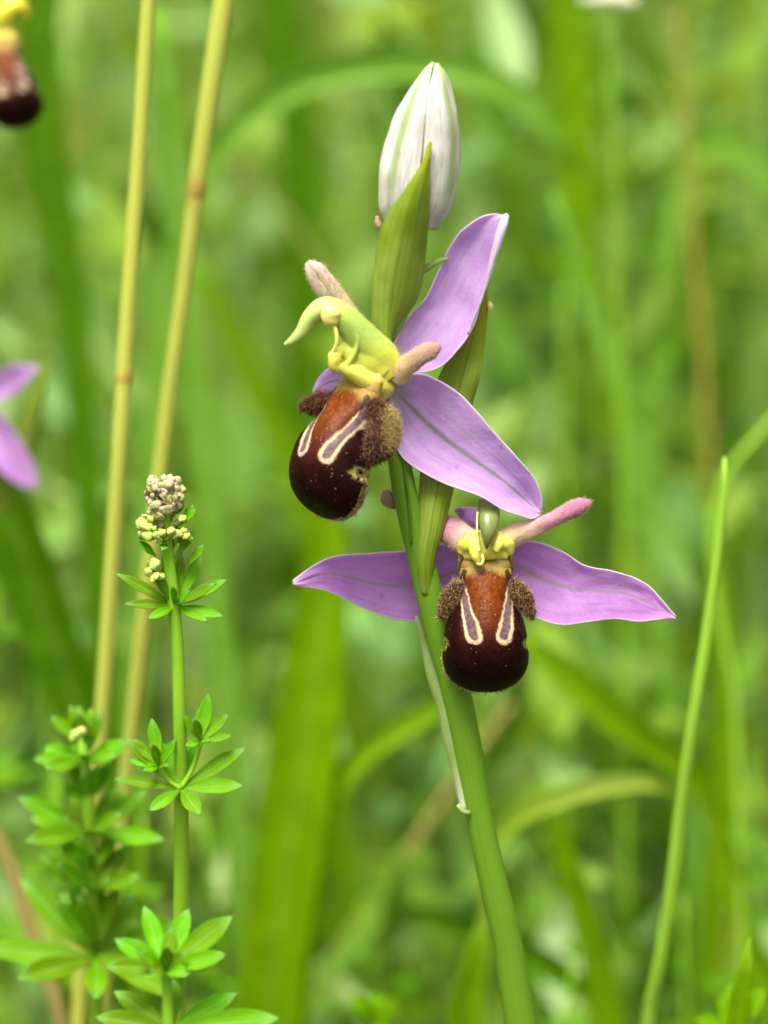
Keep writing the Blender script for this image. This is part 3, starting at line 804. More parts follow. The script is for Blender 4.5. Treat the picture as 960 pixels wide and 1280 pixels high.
col_up = fuse('column', [
    (QL([(486, 470, 30), (470, 446, 34), (448, 417, 38), (426, 395, 40), (406, 385, 40), (389, 396, 39), (378, 414, 38), (366, 425, 37), (355, 431, 36)]),
     [(17, 24), (20, 27), (19, 20), (18, 17), (16, 14), (13, 11), (10, 9), (6, 6), (1.5, 2)], [CY, (0.5, .56, .06), CG, CG, CG, CL, CL, CL, CL], dict(n=60, m=24, bumps=.05)),
    (QL([(478, 464, 36), (457, 449, 41), (438, 438, 42), (424, 432, 42)]), [(16, 22), (14, 21), (10, 16), (5, 8)], [CY, (0.56, .58, .06), (0.50, .56, .07), (0.5, .56, .07)], dict(n=30, m=18, bumps=.1, seed=13)),
    (QL([(484, 488, 30), (470, 482, 42), (452, 470, 48), (436, 462, 50), (424, 458, 48)]), [(12, 14), (14, 16), (12, 13), (10, 10), (4, 5)], [(0.5, .42, .07), CY, CY, CY], dict(n=30, m=18, bumps=.1, seed=3)),
    (QL([(426, 436, 46), (419, 445, 50), (417, 456, 50), (423, 465, 48)]), [(4, 5), (7, 8), (8, 8), (3, 4)], [CY, CY], dict(n=18, m=14, bumps=.3, seed=8)),
    (QL([(438, 404, 50), (446, 418, 54), (446, 434, 54), (438, 450, 54), (430, 460, 52)]), [(3, 2.4), (4, 3), (4, 3), (5, 4), (5, 6)], [CG, CG, (0.5, .55, .06)], dict(n=22, m=12)),
    (QL([(466, 470, 46), (474, 484, 46), (476, 496, 42), (472, 504, 40)]), [(6, 8), (7, 9), (6, 7), (2, 2)], [CY, CY, (0.5, .3, .05)], dict(n=18, m=12, bumps=.2, seed=5)),
], up, 0.85, M['fused'], 12)
hairs('column_hair', col_up, 500, 3.5, 0.3, M['hair_tan'], up, lambda p, n, pv: 1.0 if (n[2] > 0.35 and n[0] > 0.1) else 0.0, seed=31)
tube('pollinium', QL([(416, 380, 52), (414, 390, 56), (412, 400, 55), (409, 407, 51)]), [(5, 6), (10, 12), (9, 11), (3, 4)], M['pollen'], up, n=24, m=16, bumps=.12)
tube('caudicle', QL([(416, 404, 54), (420, 414, 58), (421, 428, 58), (417, 440, 54), (419, 448, 54)]), [(2, 2.6), (1.8, 2.4), (1.6, 2.2), (1.8, 2.4), (2.4, 3)], M['pollen'], up, n=24, m=10)
def rot(v, ax, a):
    return np.array(Matrix.Rotation(a, 3, Vector(ax)) @ Vector(v))
ex0, ey0, ez0 = frame(RIGHT, -UPV)
# lip of the upper flower: turned to one side and leaning
roll = math.radians(17); yaw = math.radians(-40)
ey1 = math.cos(roll) * ey0 - math.sin(roll) * ex0
ex1 = math.cos(roll) * ex0 + math.sin(roll) * ey0
ez1 = ez0
ex1, ez1 = math.cos(yaw) * ex1 - math.sin(yaw) * ez1, math.sin(yaw) * ex1 + math.cos(yaw) * ez1
OU = Q(446, 484, 40)
build_lip(up, OU, ex1, ey1, ez1, 1.03, 1.0, hi=True, deep=1.05, seed=1)
build_throat(up, OU, ex1, ey1, ez1, 0.95, True, False)
rimU = lambda x, y, z: sstep(56, 66, x + 0.35 * (44 - y) - 0.25 * z)
build_lobe(up, OU, ex1, ey1, ez1, 1.03, 1, [(28, 14, 0), (42, 24, -10), (49, 42, -14), (50, 60, -10), (46, 76, 0), (38, 80, 10)], [(8, 7), (15, 12), (20, 14), (20, 14), (11, 9), (3, 3)], True, rimU, 3, 3200, 9)
build_lobe(up, OU, ex1, ey1, ez1, 1.03, -1, [(24, 22, 2), (42, 28, 0), (58, 36, 4), (70, 42, 8)], [(7, 8), (10, 10), (9, 9), (2, 2)], True, None, 6, 1500, 10)

# --- lower flower
lo = empty('flower', Q(607, 690, 12), orchid)
patch('sepal', QL([(600, 668, -4), (575, 676, -22), (545, 682, -36), (500, 688, -34), (455, 693, -26), (418, 698, -20), (396, 708, -16), (367, 726, -12)]),
      QL([(600, 700, -10), (572, 712, -32), (545, 724, -46), (500, 732, -44), (458, 727, -36), (420, 718, -28), (398, 719, -20), (366, 729, -13)]),
      QL([(600, 730, -6), (575, 756, -22), (545, 774, -34), (515, 776, -32), (480, 771, -24), (446, 758, -18), (410, 739, -16), (367, 732, -12)]), M['sepal_low'], lo, 60, 23, 4, 4, 31)
patch('sepal', QL([(618, 684, -4), (645, 678, -8), (672, 677, -6), (700, 688, 0), (732, 706, 8), (770, 714, 14), (802, 727, 18), (826, 748, 20), (845, 769, 20)]),
      QL([(618, 700, -10), (648, 708, -18), (680, 724, -14), (712, 735, -6), (745, 738, 2), (778, 741, 8), (805, 750, 13), (826, 761, 17), (845, 771, 20)]),
      QL([(618, 730, -6), (650, 760, -8), (678, 775, -2), (705, 781, 6), (735, 777, 12), (770, 773, 17), (798, 777, 20), (822, 775, 21), (845, 773, 20)]), M['sepal_low'], lo, 60, 23, 4, 4.5, 37)
# dorsal sepal, folded back behind the flower
patch('sepal', QL([(596, 672, -14), (586, 656, -26), (576, 646, -36), (568, 640, -44)]), QL([(604, 668, -18), (600, 652, -28), (594, 642, -36), (586, 634, -46)]),
      QL([(616, 668, -16), (618, 654, -26), (614, 642, -36), (606, 633, -44)]), M['sepal_low'], lo, 30, 15, 4, 9, 41)
orchid_hair_petal(lo, QL([(628, 678, 6), (646, 668, 8), (668, 660, 12), (694, 648, 16), (716, 637, 20), (730, 631, 22), (740, 628, 22)]), [(10, 15), (9, 14), (7, 11), (7, 9.5), (8, 11), (7.5, 10), (2, 2)], M['petal_pink'], nh=1700, hl=3.6, seed=12)
orchid_hair_petal(lo, QL([(592, 680, 4), (576, 672, 2), (563, 663, -6), (552, 655, -16), (546, 650, -24)]), [(10, 18), (12, 19), (12, 18), (10, 13), (3, 4)], M['petal_pink'], nh=1000, hl=3.2, seed=15)
OL = Q(607, 706, 14)
build_lip(lo, OL, ex0, ey0, ez0, 1.0, 1.0, hi=True, seed=2)
Lf = build_throat(lo, OL, ex0, ey0, ez0, 1.0)
rimL = lambda x, y, z: sstep(54, 66, x + 0.9 * (38 - y)) * 0.55
lobe_pts = [(28, 24, 2), (37, 32, 2), (45, 42, 6), (51, 52, 10), (56, 61, 13), (58, 67, 15)]
lobe_rad = [(7, 8), (11, 11), (11, 11), (8, 8), (4, 4), (2, 2)]
build_lobe(lo, OL, ex0, ey0, ez0, 1.0, 1, lobe_pts, lobe_rad, True, rimL, 13, 2200, 7, .3)
build_lobe(lo, OL, ex0, ey0, ez0, 1.0, -1, [(x - 2, y, z) for x, y, z in lobe_pts], lobe_rad, True, rimL, 16, 2200, 7, .3)
# the mouth: yellow cheeks, a drop-like tongue, the green beaked hood above
fuse('stigma', [
    ([Lf(-31, -14, 4), Lf(-26, -24, 8), Lf(-17, -27, 13), Lf(-9, -18, 17)], [(5, 5), (8, 9), (8, 9), (4, 4)], [(0.5, .45, .08), CY, CY], dict(n=20, m=14, bumps=.25, seed=21)),
    ([Lf(32, -14, 4), Lf(27, -24, 8), Lf(18, -28, 13), Lf(9, -18, 17)], [(5, 5), (8, 9), (8, 9), (4, 4)], [(0.5, .45, .08), CY, CY], dict(n=20, m=14, bumps=.25, seed=24)),
    ([Lf(-15, -42, 10), Lf(-14, -22, 19), Lf(-12, -9, 21), Lf(-10, -2, 20)], [(4, 5), (6, 8), (6, 7), (2, 3)], [(.45, .5, .1), CY, CY], dict(n=22, m=14, bumps=.15, seed=26)),
    ([Lf(16, -42, 10), Lf(15, -26, 16), Lf(12, -16, 18)], [(4, 5), (6, 8), (3, 4)], [(.45, .5, .1), CY, CY], dict(n=18, m=14, bumps=.15, seed=28)),
    ([Lf(-28, -20, 4), Lf(0, -22, 10), Lf(28, -20, 4)], [(6, 14), (7, 16), (6, 14)], [(0.42, .36, .06), (0.55, .48, .05), (0.42, .36, .06)], dict(n=24, m=14, side=ez0, bumps=.1)),
], lo, 0.9, M['fused'], 7)
tube('stigma_hook', [Lf(-5, -14, 20), Lf(-4, -6, 23), Lf(-7, -1, 24), Lf(-12, -2, 23)], [(1.2, 1.4), (1.8, 2.0), (1.8, 2.0), (1, 1)], M['pollen'], lo, n=16, m=10)
tube('column', QL([(611, 626, 0), (611, 640, 14), (611, 654, 26), (610, 667, 33), (609, 678, 35), (608, 686, 35)]), [(7, 13), (8, 14), (8, 12.5), (7, 8.5), (5, 4.5), (1, 1)], M['column_low'], lo, n=40, m=22, bumps=.06)
tube('caudicle', QL([(597, 640, 24), (596, 655, 34), (597, 672, 38), (599, 690, 40)]), [(1, 1.2), (1, 1.2), (1, 1.2), (1.4, 1.6)], M['pollen'], lo, n=20, m=8)

# --- a third flower, facing away behind the stem: only its velvet petal shows
bk = empty('flower', Q(500, 625, -18), orchid)
orchid_hair_petal(bk, QL([(506, 628, -20), (496, 626, -16), (486, 622, -12), (482, 613, -10)]), [(6, 8), (7, 11), (7, 11), (2, 3)], M['petal_dusk'], nh=900, hl=4.5, seed=19)

# ------------------------------------------------------------------ bedstraw plants
M['leaf'] = mat_blade('bedstraw_leaf', (0.15, 0.35, 0.035, 1), (0.23, 0.45, 0.07, 1), 0.42, 2, 0.5, True, 0.5, (0.34, 0.55, 0.20, 1), (0.24, 0.45, 0.13, 1), 0.35)
M['floret'] = mat_grad('pinkish_cream_floret', [(0.0, (0.24, 0.32, 0.07, 1)), (0.5, (0.42, 0.38, 0.19, 1)), (1.0, (0.52, 0.38, 0.29, 1))], 0.6, 0.3, 0.2, 1500, 0.8)
M['floret_green'] = mat_grad('yellow_green_floret', [(0.0, (0.34, 0.50, 0.08, 1)), (1.0, (0.52, 0.60, 0.16, 1))], 0.5, 0.3, 0.3, 1500, 0.5)
UP = np.array([0, 0, 1.0])
LEAFUP = np.array([0.1, -0.75, 0.66])             # leaves turn their faces to the open side of the sward

def leaf_from(parent, base, d, length, width, mat, droop=0.12, fold=0.22, nu=16, nv=7, seed=0):
    """a lance-shaped leaf; length and width in photograph pixels at the stem"""
    d = d / np.linalg.norm(d)
    sd = np.cross(d, LEAFUP)
    if np.linalg.norm(sd) < 1e-3: sd = RIGHT.copy()
    sd /= np.linalg.norm(sd)
    nr = np.cross(sd, d)
    t = np.linspace(0, 1, 9)
    prof = 0.84 * np.array([0.16, 0.34, 0.58, 0.82, 0.98, 1.0, 0.88, 0.56, 0.04])
    L, C, R = [], [], []
    for k in range(9):
        p = base + S * length * (t[k] * d - droop * t[k] ** 2 * nr * 1.0)
        w = S * width * 0.5 * prof[k]
        L.append(p - sd * w + nr * w * fold); R.append(p + sd * w + nr * w * fold); C.append(p)
    return patch('leaf', L, C, R, mat, parent, nu, nv, 2.2, 1.0, seed)

def whorl(parent, c, n, length, width, tilt=(5, 40), phase=0.0, seed=0, mat=None, nu=16, nv=7, elong=0):
    r = random.Random(seed)
    for k in range(n):
        a = phase + 2 * math.pi * (k + r.uniform(-.18, .18)) / n
        e = math.radians(r.uniform(*tilt))
        d = np.array([math.cos(a) * math.cos(e), math.sin(a) * math.cos(e), math.sin(e)])
        leaf_from(parent, c + S * np.array([math.cos(a), math.sin(a), 0]) * 3, d, length * r.uniform(.8, 1.1), width * r.uniform(.85, 1.1), mat or M['leaf'], r.uniform(-.08, .2), r.uniform(.12, .35), nu, nv, seed + k)

def lump_mesh(name, mat, seed, lobes=4, n=8, m=10):
    V, uv = [], []
    r = random.Random(seed)
    for i in range(n):
        f = math.pi * (i + 0.5) / n
        for j in range(m):
            a = 2 * math.pi * j / m
            q = 1 + 0.24 * math.cos(lobes * a) * math.sin(f) + 0.20 * r.uniform(-1, 1) * (0.3 + math.sin(f))
            V.append((q * math.sin(f) * math.cos(a), q * math.sin(f) * math.sin(a), 1.05 * math.cos(f) * (0.82 if f < 1 else 1))); uv.append((1 - i / n, j / m, 0))
    V += [(0, 0, .8), (0, 0, -1.0)]; uv += [(1, 0, 0), (0, 0, 0)]
    F = grid_faces(n, m, wrap=True) + [[n * m, (j + 1) % m, j][::-1] for j in range(m)] + [[n * m + 1, (n - 1) * m + j, (n - 1) * m + (j + 1) % m][::-1] for j in range(m)]
    me = bpy.data.meshes.new(name)
    me.from_pydata([tuple(v) for v in V], [], F)
    me.materials.append(mat)
    at = me.attributes.new('pv', 'FLOAT_VECTOR', 'POINT'); at.data.foreach_set('vector', np.array(uv, np.float32).ravel())
    me.polygons.foreach_set('use_smooth', [True] * len(me.polygons))
    return me
M['floret_olive'] = mat_grad('olive_floret', [(0.0, (0.20, 0.28, 0.05, 1)), (1.0, (0.34, 0.34, 0.13, 1))], 0.6, 0.2, 0.2, 1500, 0.5)
OLIVEBUD = [lump_mesh('flower_bud', M['floret_olive'], k + 20) for k in range(3)]
PINKBUD = [lump_mesh('flower_bud', M['floret'], k) for k in range(3)]
GREENBUD = [lump_mesh('flower_bud', M['floret_green'], k + 5) for k in range(3)]

def bud_cluster(parent, spots, meshes, rnd):
    for (p, r_) in spots:
        o = bpy.data.objects.new('flower_bud', rnd.choice(meshes))
        link(o, parent, p)
        o.scale = (r_ * S * rnd.uniform(.8, 1.15), r_ * S * rnd.uniform(.8, 1.15), r_ * S * rnd.uniform(.9, 1.35))
        o.rotation_euler = (rnd.uniform(-1.2, 1.2), rnd.uniform(-1.2, 1.2), rnd.uniform(0, 6.28))

def to_ground(pts, spread=0.0):
    """carry a line of points on down to the soil"""
    b, a = np.array(pts[-1]), np.array(pts[-2])
    d = (b - a) / np.linalg.norm(b - a)
    if d[2] > -0.3: d = np.array([0.1, 0, -1.0])
    out = list(pts); z = b[2]
    q = b.copy()
    for k in range(1, 4):
        d = d * 0.6 + np.array([0, 0, -1.0]) * 0.4
        q = q + d / abs(d[2]) * z / 3
        out.append(q.copy())
    out[-1][2] = -0.003
    return out

def stalk(name, pts, rad, mat, label, cat, group=None, n=90, m=12, kids=None):
    """a stem that reaches the ground; pts world, rad pixels; returns (thing, base)"""
    p = to_ground(pts)
    rad = list(rad) + [rad[-1] * 1.05, rad[-1] * 1.1, rad[-1] * 1.1]
    if kids is None:
        o = tube(name, p, rad, mat, None, n=n, m=m, bumps=0.05)
        return tag(o, label, cat, group)
    root = empty(name, p[-1], None, label, cat, group)
    tube('stem', p, rad, mat, root, n=n, m=m, bumps=0.05)
    kids(root)
    return root

M['straw_node'] = mat_stem('straw_node', (0.30, 0.19, 0.05, 1), (0.44, 0.34, 0.06, 1), rough=0.5)
def straw_node(o, px, py, Y, r_):
    a, b_ = B(px + 1.5, py - 12, Y), B(px - 1.5, py + 12, Y)
    tube('node', [a, (a + b_) / 2, b_], [r_ * .96, r_ * 1.07, r_ * .96], M['straw_node'], o, n=12, m=14)

def main_bedstraw(root):
    rr = random.Random(5)
    Y = 0.001
    # flower head: a dense knot of buds
    hd = empty('flower_head', B(207, 640, Y), root)
    spots = []
    for k in range(120):
        a = rr.uniform(0, 6.28)
        ra, rc = math.sqrt(1 - (2 * rr.random() - 1) ** 2), rr.uniform(-1, 1)
        q = B(206 + 20 * math.cos(a) * (1 - .35 * rc * rc) + rr.uniform(-4, 4), 621 + 21 * rc, Y) + np.array([0, S * 20 * math.sin(a), 0])
        spots.append((q, rr.uniform(3.2, 6.0)))
    spots += [(B(214 + 2 * k, 600 + (k % 2) * 5, Y), 5.0) for k in range(5)] + [(B(188 + 4 * k, 602 + (k % 2) * 4, Y), 4.6) for k in range(3)]
    bud_cluster(hd, spots[:26], OLIVEBUD, rr); bud_cluster(hd, spots[26:], PINKBUD, rr)
    spots = [(B(x, y, Y) + np.array([0, -S * z, 0]), r_) for x, y, z, r_ in [(177, 652, 8, 7.5), (187, 656, 14, 6), (186, 666, 16, 7), (197, 664, 18, 6), (205, 662, 16, 6), (178, 664, 8, 5), (223, 664, 14, 5), (230, 660, 12, 4.5), (216, 660, 18, 5), (199, 670, 14, 5), (209, 668, 10, 5), (228, 645, 12, 5), (189, 645, 14, 5)]]
    spots += [(B(206 + rr.uniform(-26, 28), 662 + rr.uniform(-16, 12), Y) + np.array([0, -S * rr.uniform(-14, 18), 0]), rr.uniform(3, 5.5)) for k in range(34)]
    bud_cluster(hd, spots[:13] + spots[13:30], GREENBUD, rr); bud_cluster(hd, spots[30:], OLIVEBUD, rr)
    spots = [(B(x, y, Y) + np.array([0, -S * z, 0]), r_) for x, y, z, r_ in [(196, 700, 22, 7), (187, 709, 22, 5.5), (197, 713, 24, 5), (193, 717, 24, 4.6), (202, 715, 20, 4.6), (190, 704, 14, 4)]]
    bud_cluster(hd, spots, GREENBUD, rr)
    # small leaves holding the head
    for px, py, dx, dz, dy, ln in [(232, 652, .9, .9, -.3, 34), (186, 690, -.9, .9, -.2, 30), (228, 690, .9, 1.3, .2, 44), (214, 690, .5, 1.5, .5, 46), (244, 700, .8, 1.1, -.1, 34), (236, 646, .8, 1.2, .3, 26), (184, 655, -1, 1.1, -.1, 24), (186, 672, -1, .15, -.3, 26), (226, 676, 1, .25, -.3, 30), (206, 680, -.1, -.1, -1, 24), (222, 640, .8, .9, .2, 24)]:
        leaf_from(root, B(px - dx * 10, py + dz * 6, Y), np.array([dx, dy, dz]), ln, 13, M['leaf'], 0, .3, seed=px)
    # first whorl of leaves
    c = B(219, 758, Y)
    for a, e, ln, w in [(8, 28, 62, 20), (-18, 34, 54, 16), (32, 58, 62, 19), (70, 72, 58, 17), (-40, -8, 46, 15), (-15, -6, 54, 18), (180, 32, 72, 18), (200, 10, 56, 16), (160, 55, 56, 16), (232, -4, 42, 15), (120, 62, 60, 18), (270, 45, 40, 15), (-60, 40, 38, 13), (215, 60, 60, 15)]:
        a, e = math.radians(a), math.radians(e)
        leaf_from(root, c, np.array([math.cos(a) * math.cos(e), math.sin(a) * math.cos(e), math.sin(e)]), ln * 1.18, w, M['leaf'], .08, .3, seed=int(ln + w))
    # second whorl with two leafy side shoots
    c = B(226, 986, Y)
    for a, e, ln, w in [(6, 33, 98, 24), (-12, 8, 82, 25), (-58, -22, 52, 27), (185, 12, 86, 20), (222, -18, 54, 20), (175, 44, 96, 22), (60, 55, 66, 18), (130, 55, 66, 20)]:
        a, e = math.radians(a), math.radians(e)
        leaf_from(root, c, np.array([math.cos(a) * math.cos(e), math.sin(a) * math.cos(e), math.sin(e)]), ln, w, M['leaf'], .06, .25, 20, 9, seed=int(ln))
    for (px, py, sx) in [(251, 927, 1), (199, 958, -1)]:
        tip = B(px, py, Y)
        tube('side_shoot', [c, (c + tip) / 2 + S * np.array([sx * 3, 0, -3]), tip], [3.5, 3, 3], M['gstem'], root, n=12, m=8)
        for a, e, ln, w in [(20 if sx > 0 else 160, 42, 50, 17), (0 if sx > 0 else 180, 12, 40, 14), (60 if sx > 0 else 120, 72, 62, 20), (250, 62, 40, 15), (100, 65, 44, 15), (200 if sx > 0 else -20, 60, 44, 15), (300, 20, 26, 12), (235, 5, 30, 12)]:
            a, e = math.radians(a), math.radians(e)
            leaf_from(root, tip, np.array([math.cos(a) * math.cos(e), math.sin(a) * math.cos(e), math.sin(e)]), ln, w, M['leaf'], .05, .35, seed=int(ln * 3))
    whorl(root, B(224, 1215, Y + .004), 8, 70, 24, (0, 45), .3, 77)

p = [B(206, 640, .001), B(210, 690, .001), B(216, 740, .001), B(222, 810, .001), B(225, 900, .001), B(227, 1000, .002), B(227, 1100, .003), B(225, 1200, .004), B(222, 1290, .006)]
stalk('bedstraw', p, [6, 7, 8, 8, 8.5, 9, 10, 10, 10], M['gstem'], 'sharp tall bedstraw topped by a knot of pinkish cream buds', 'bedstraw', 'bedstraw plants', 110, 14, main_bedstraw)

def second_bedstraw(root):
    Y = 0.017
    rr = random.Random(9)
    for py, n, ln, w, tl, ph, sd in [(928, 8, 44, 20, (45, 80), .2, 3), (950, 9, 58, 23, (5, 45), .6, 4), (1000, 7, 44, 16, (35, 70), .1, 5), (1040, 9, 78, 28, (-5, 35), .4, 6), (1085, 6, 44, 18, (40, 70), .9, 7), (1112, 8, 66, 24, (10, 55), .2, 8), (1196, 9, 108, 34, (-8, 40), .5, 9), (1180, 6, 70, 24, (40, 70), 1.5, 12)]:
        whorl(root, B(103 + (py - 905) * .06, py, Y), n, ln * (1.15 + (py - 905) / 900), w * 1.15, tl, ph, sd)
    bud_cluster(root, [(B(96, 918, Y - .002), 7), (B(102, 914, Y - .002), 6), (B(91, 923, Y - .002), 5)], GREENBUD, rr)
p = [B(102, 915, .017), B(110, 1000, .017), B(115, 1100, .018), B(119, 1200, .019), B(121, 1290, .02)]
stalk('bedstraw', p, [6, 9, 9, 10, 10], M['gstem'], 'soft-edged leafy bedstraw with one tiny pale bud at its tip, beside the taller bedstraw', 'bedstraw', 'bedstraw plants', 80, 12, second_bedstraw)

def third_bedstraw(root):
    Y = -0.021
    c = B(207, 1212, Y)
    whorl(root, c, 7, 46, 18, (40, 75), .3, 15)
    for a, e, ln, w in [(12, 38, 100, 34), (-20, 22, 80, 26), (168, 30, 70, 28), (195, 10, 70, 26), (60, 50, 80, 26), (120, 50, 84, 26), (250, 20, 40, 22), (300, 15, 50, 24)]:
        a, e = math.radians(a), math.radians(e)
        leaf_from(root, c, np.array([math.cos(a) * math.cos(e), math.sin(a) * math.cos(e), math.sin(e)]), ln, w, M['leaf'], .08, .3, seed=int(ln))
    c = B(214, 1288, Y)
    for a, e, ln, w in [(-4, 10, 128, 36), (20, 25, 90, 28), (185, 14, 90, 32), (160, 30, 84, 28), (-60, 10, 60, 26), (240, 10, 60, 26), (90, 30, 80, 26)]:
        a, e = math.radians(a), math.radians(e)
        leaf_from(root, c, np.array([math.cos(a) * math.cos(e), math.sin(a) * math.cos(e), math.sin(e)]), ln, w, M['leaf'], .08, .3, seed=int(ln))
p = [B(207, 1196, -.021), B(208, 1240, -.021), B(212, 1300, -.021)]
stalk('bedstraw', p, [4, 6, 7], M['gstem'], 'short budless bedstraw shoot at the foot of the tall budding bedstraw', 'bedstraw', 'bedstraw plants', 40, 10, third_bedstraw)

# ------------------------------------------------------------------ stalks beside the orchid
dg = stalk('dry_grass_stalk', [B(190, -60, .03), B(182, 60, .03), B(172, 220, .03), B(158, 420, .03), B(150, 560, .03), B(138, 740, .031), B(127, 900, .032), B(110, 1120, .034), B(98, 1290, .035)], [9.5, 10.5, 10.5, 11, 11.5, 11.5, 11.5, 11.5, 11.5], M['straw'],
      'straight yellow dry grass stalk, its brown node level with the blurred pink sepals', 'grass stalk', 'yellow dry grass stalks')
straw_node(dg, 155, 473, .03, 11.4)
dg = stalk('dry_grass_stalk', [B(290, -60, .037), B(268, 80, .037), B(248, 220, .037), B(230, 360, .037), B(208, 520, .037), B(186, 720, .037), B(166, 900, .038), B(146, 1080, .039), B(126, 1290, .04)], [14, 14.5, 13, 11, 11, 12, 12, 12, 12], M['straw'],
      'yellow dry grass stalk passing behind the pinkish cream bedstraw buds, its brown node set high', 'grass stalk', 'yellow dry grass stalks')
straw_node(dg, 246, 234, .037, 12.8)
stalk('grass_stalk', [B(905, 572, .022), B(906, 600, .022), B(898, 680, .022), B(884, 790, .022), B(868, 890, .022), B(852, 1000, .023), B(838, 1120, .024), B(820, 1230, .025), B(808, 1300, .026)], [2, 6, 7.5, 8, 8.5, 9, 9.5, 10, 10], M['greenstalk'],
      'slim bright green upright stalk ending in a blunt tip, free of leaves', 'grass stalk')
stalk('grass_stalk', [B(1010, 480, .09), B(945, 548, .09), B(905, 600, .09), B(890, 680, .09), B(905, 800, .09), B(920, 900, .09), B(930, 1290, .09)], [7, 7, 7, 7, 7, 7, 7], M['greenstalk'],
      'thin pale stem bending sideways behind the slim bright green stalk', 'grass stalk')
stalk('dead_stalk', [B(-30, 1000, .05), B(8, 1070, .05), B(36, 1150, .05), B(60, 1230, .05), B(80, 1300, .05)], [8, 10, 11, 11, 11], M['brownstalk'], 'leaning orange-brown dead stalk behind the bedstraws', 'dead stalk', 'dead stalks')
stalk('dead_stalk', [B(846, 20, .16), B(856, 120, .16), B(862, 220, .16), B(868, 330, .16), B(878, 430, .16)], [5, 6, 6, 7, 7], M['straw_node'], 'upright tan dead stalk among the far grass, above the bright herb', 'dead stalk', 'dead stalks')
stalk('dead_stalk', [B(640, 880, .12), B(580, 960, .12), B(500, 1080, .12), B(420, 1190, .12), B(370, 1290, .12)], [6, 7, 7, 7, 8], M['brownstalk'], 'leaning reddish brown dead stalk crossing behind the orchid stem', 'dead stalk', 'dead stalks')

# ------------------------------------------------------------------ broad grass blades behind
M['blade_a'] = mat_blade('fresh_grass', (0.17, 0.34, 0.02, 1), (0.25, 0.43, 0.05, 1), 0.45, 9, 0.4, False)
M['blade_b'] = mat_blade('deep_grass', (0.08, 0.20, 0.015, 1), (0.13, 0.28, 0.03, 1), 0.42, 9, 0.42, False)
M['blade_c'] = mat_blade('pale_grass', (0.22, 0.42, 0.07, 1), (0.30, 0.50, 0.13, 1), 0.45, 9, 0.45, False)
M['blade_y'] = mat_blade('yellowing_grass', (0.30, 0.44, 0.07, 1), (0.40, 0.50, 0.13, 1), 0.45, 9, 0.5, False)

def blade(pts, Y, wid, mat, label, seed=0, ground=True, turn=0.25, group='broad grass blades'):
    """a broad grass blade; pts photograph pixels from tip to foot, Y metres behind, wid pixels"""
    Ys = Y if isinstance(Y, (list, tuple)) else [Y] * len(pts)
    p = [B(x, y, q) for (x, y), q in zip(pts, Ys)]
    w = [.78 * q * (DIST + yy) / DIST for q, yy in zip(wid, Ys)]
    if ground:
        p = to_ground(p); w = w + [w[-1], w[-1] * .9, w[-1] * .8]
    p = np.array(p)
    T = np.gradient(p, axis=0); T /= np.linalg.norm(T, axis=1, keepdims=True)
    L, C, R = [], [], []
    for i in range(len(p)):
        view = p[i] - CAM; view /= np.linalg.norm(view)
        view = np.array([view[0] + turn * math.sin(seed + i * .35), view[1], 0])
        sd = np.cross(T[i], view); sd /= np.linalg.norm(sd); nr = np.cross(T[i], sd)
        h = S * w[i] * .5
        L.append(p[i] - sd * h + nr * h * .25); R.append(p[i] + sd * h + nr * h * .25); C.append(p[i] - nr * h * .1)
    o = patch('grass_leaf', L, C, R, mat, None, 48, 9, 4.0, 5.0, seed)
    return tag(o, label, 'grass blade', group)

blade([(418, 590), (412, 680), (400, 800), (380, 940), (356, 1100), (334, 1290)], .085, [8, 60, 96, 112, 112, 104], M['blade_a'], 'widest bright green grass blade, standing upright between the bedstraw and the orchid stem', 1)
blade([(-60, 430), (-20, 560), (30, 700), (70, 810), (110, 920), (150, 1060), (180, 1290)], .08, [30, 80, 100, 90, 80, 70, 60], M['blade_b'], 'dark green broad blade slanting behind the yellow stalks', 2)
blade([(716, -60), (714, 60), (716, 180), (726, 300), (748, 420), (776, 520)], .20, [70, 74, 74, 60, 44, 40], M['blade_a'], 'straight broad bright green blade standing upright beyond the bud', 3)
blade([(730, 220), (650, 118), (560, 84), (470, 80), (380, 100), (300, 150), (250, 230), (215, 330), (200, 440)], .14, [6, 40, 50, 50, 50, 46, 44, 42, 40], M['blade_c'], 'pale blade arching over behind the bud like a bow', 4)
blade([(196, 10), (208, 120), (222, 250), (234, 380), (244, 500), (262, 640)], .10, [28, 44, 50, 50, 48, 44], M['blade_c'], 'pale mint blade seen between the two yellow stalks', 5)
blade([(640, 790), (690, 826), (740, 872), (800, 918), (860, 962), (900, 1040)], .09, [8, 44, 56, 54, 44, 40], M['blade_a'], 'broad green blade slanting down beside the lower pink sepal', 6)
blade([(846, 990), (800, 978), (740, 984), (680, 1004), (635, 1030), (612, 1070), (606, 1140)], .07, [4, 26, 34, 34, 30, 24, 20], M['blade_y'], 'yellowish blade lying level behind the orchid stem', 7)
blade([(600, 858), (545, 884), (490, 914), (440, 952), (410, 1010), (396, 1080)], .085, [6, 36, 46, 46, 40, 36], M['blade_a'], 'bright blade rising from the widest blade towards the orchid stem', 8)
blade([(690, 240), (712, 300), (738, 380), (764, 460), (790, 560)], .13, [8, 20, 26, 28, 28], M['blade_c'], 'narrow yellow-green blade leaning beyond the upper pink sepal', 9)
blade([(600, 1150), (592, 1200), (584, 1250), (578, 1300)], .05, [6, 40, 54, 58], M['blade_a'], 'short blade hidden mostly behind the foot of the orchid stem', 10)
blade([(1000, 260), (950, 210), (905, 176), (870, 180), (845, 230), (836, 300)], .19, [20, 40, 44, 44, 40, 36], M['blade_c'], 'pale blade arching beside the tan dead stalk', 11)
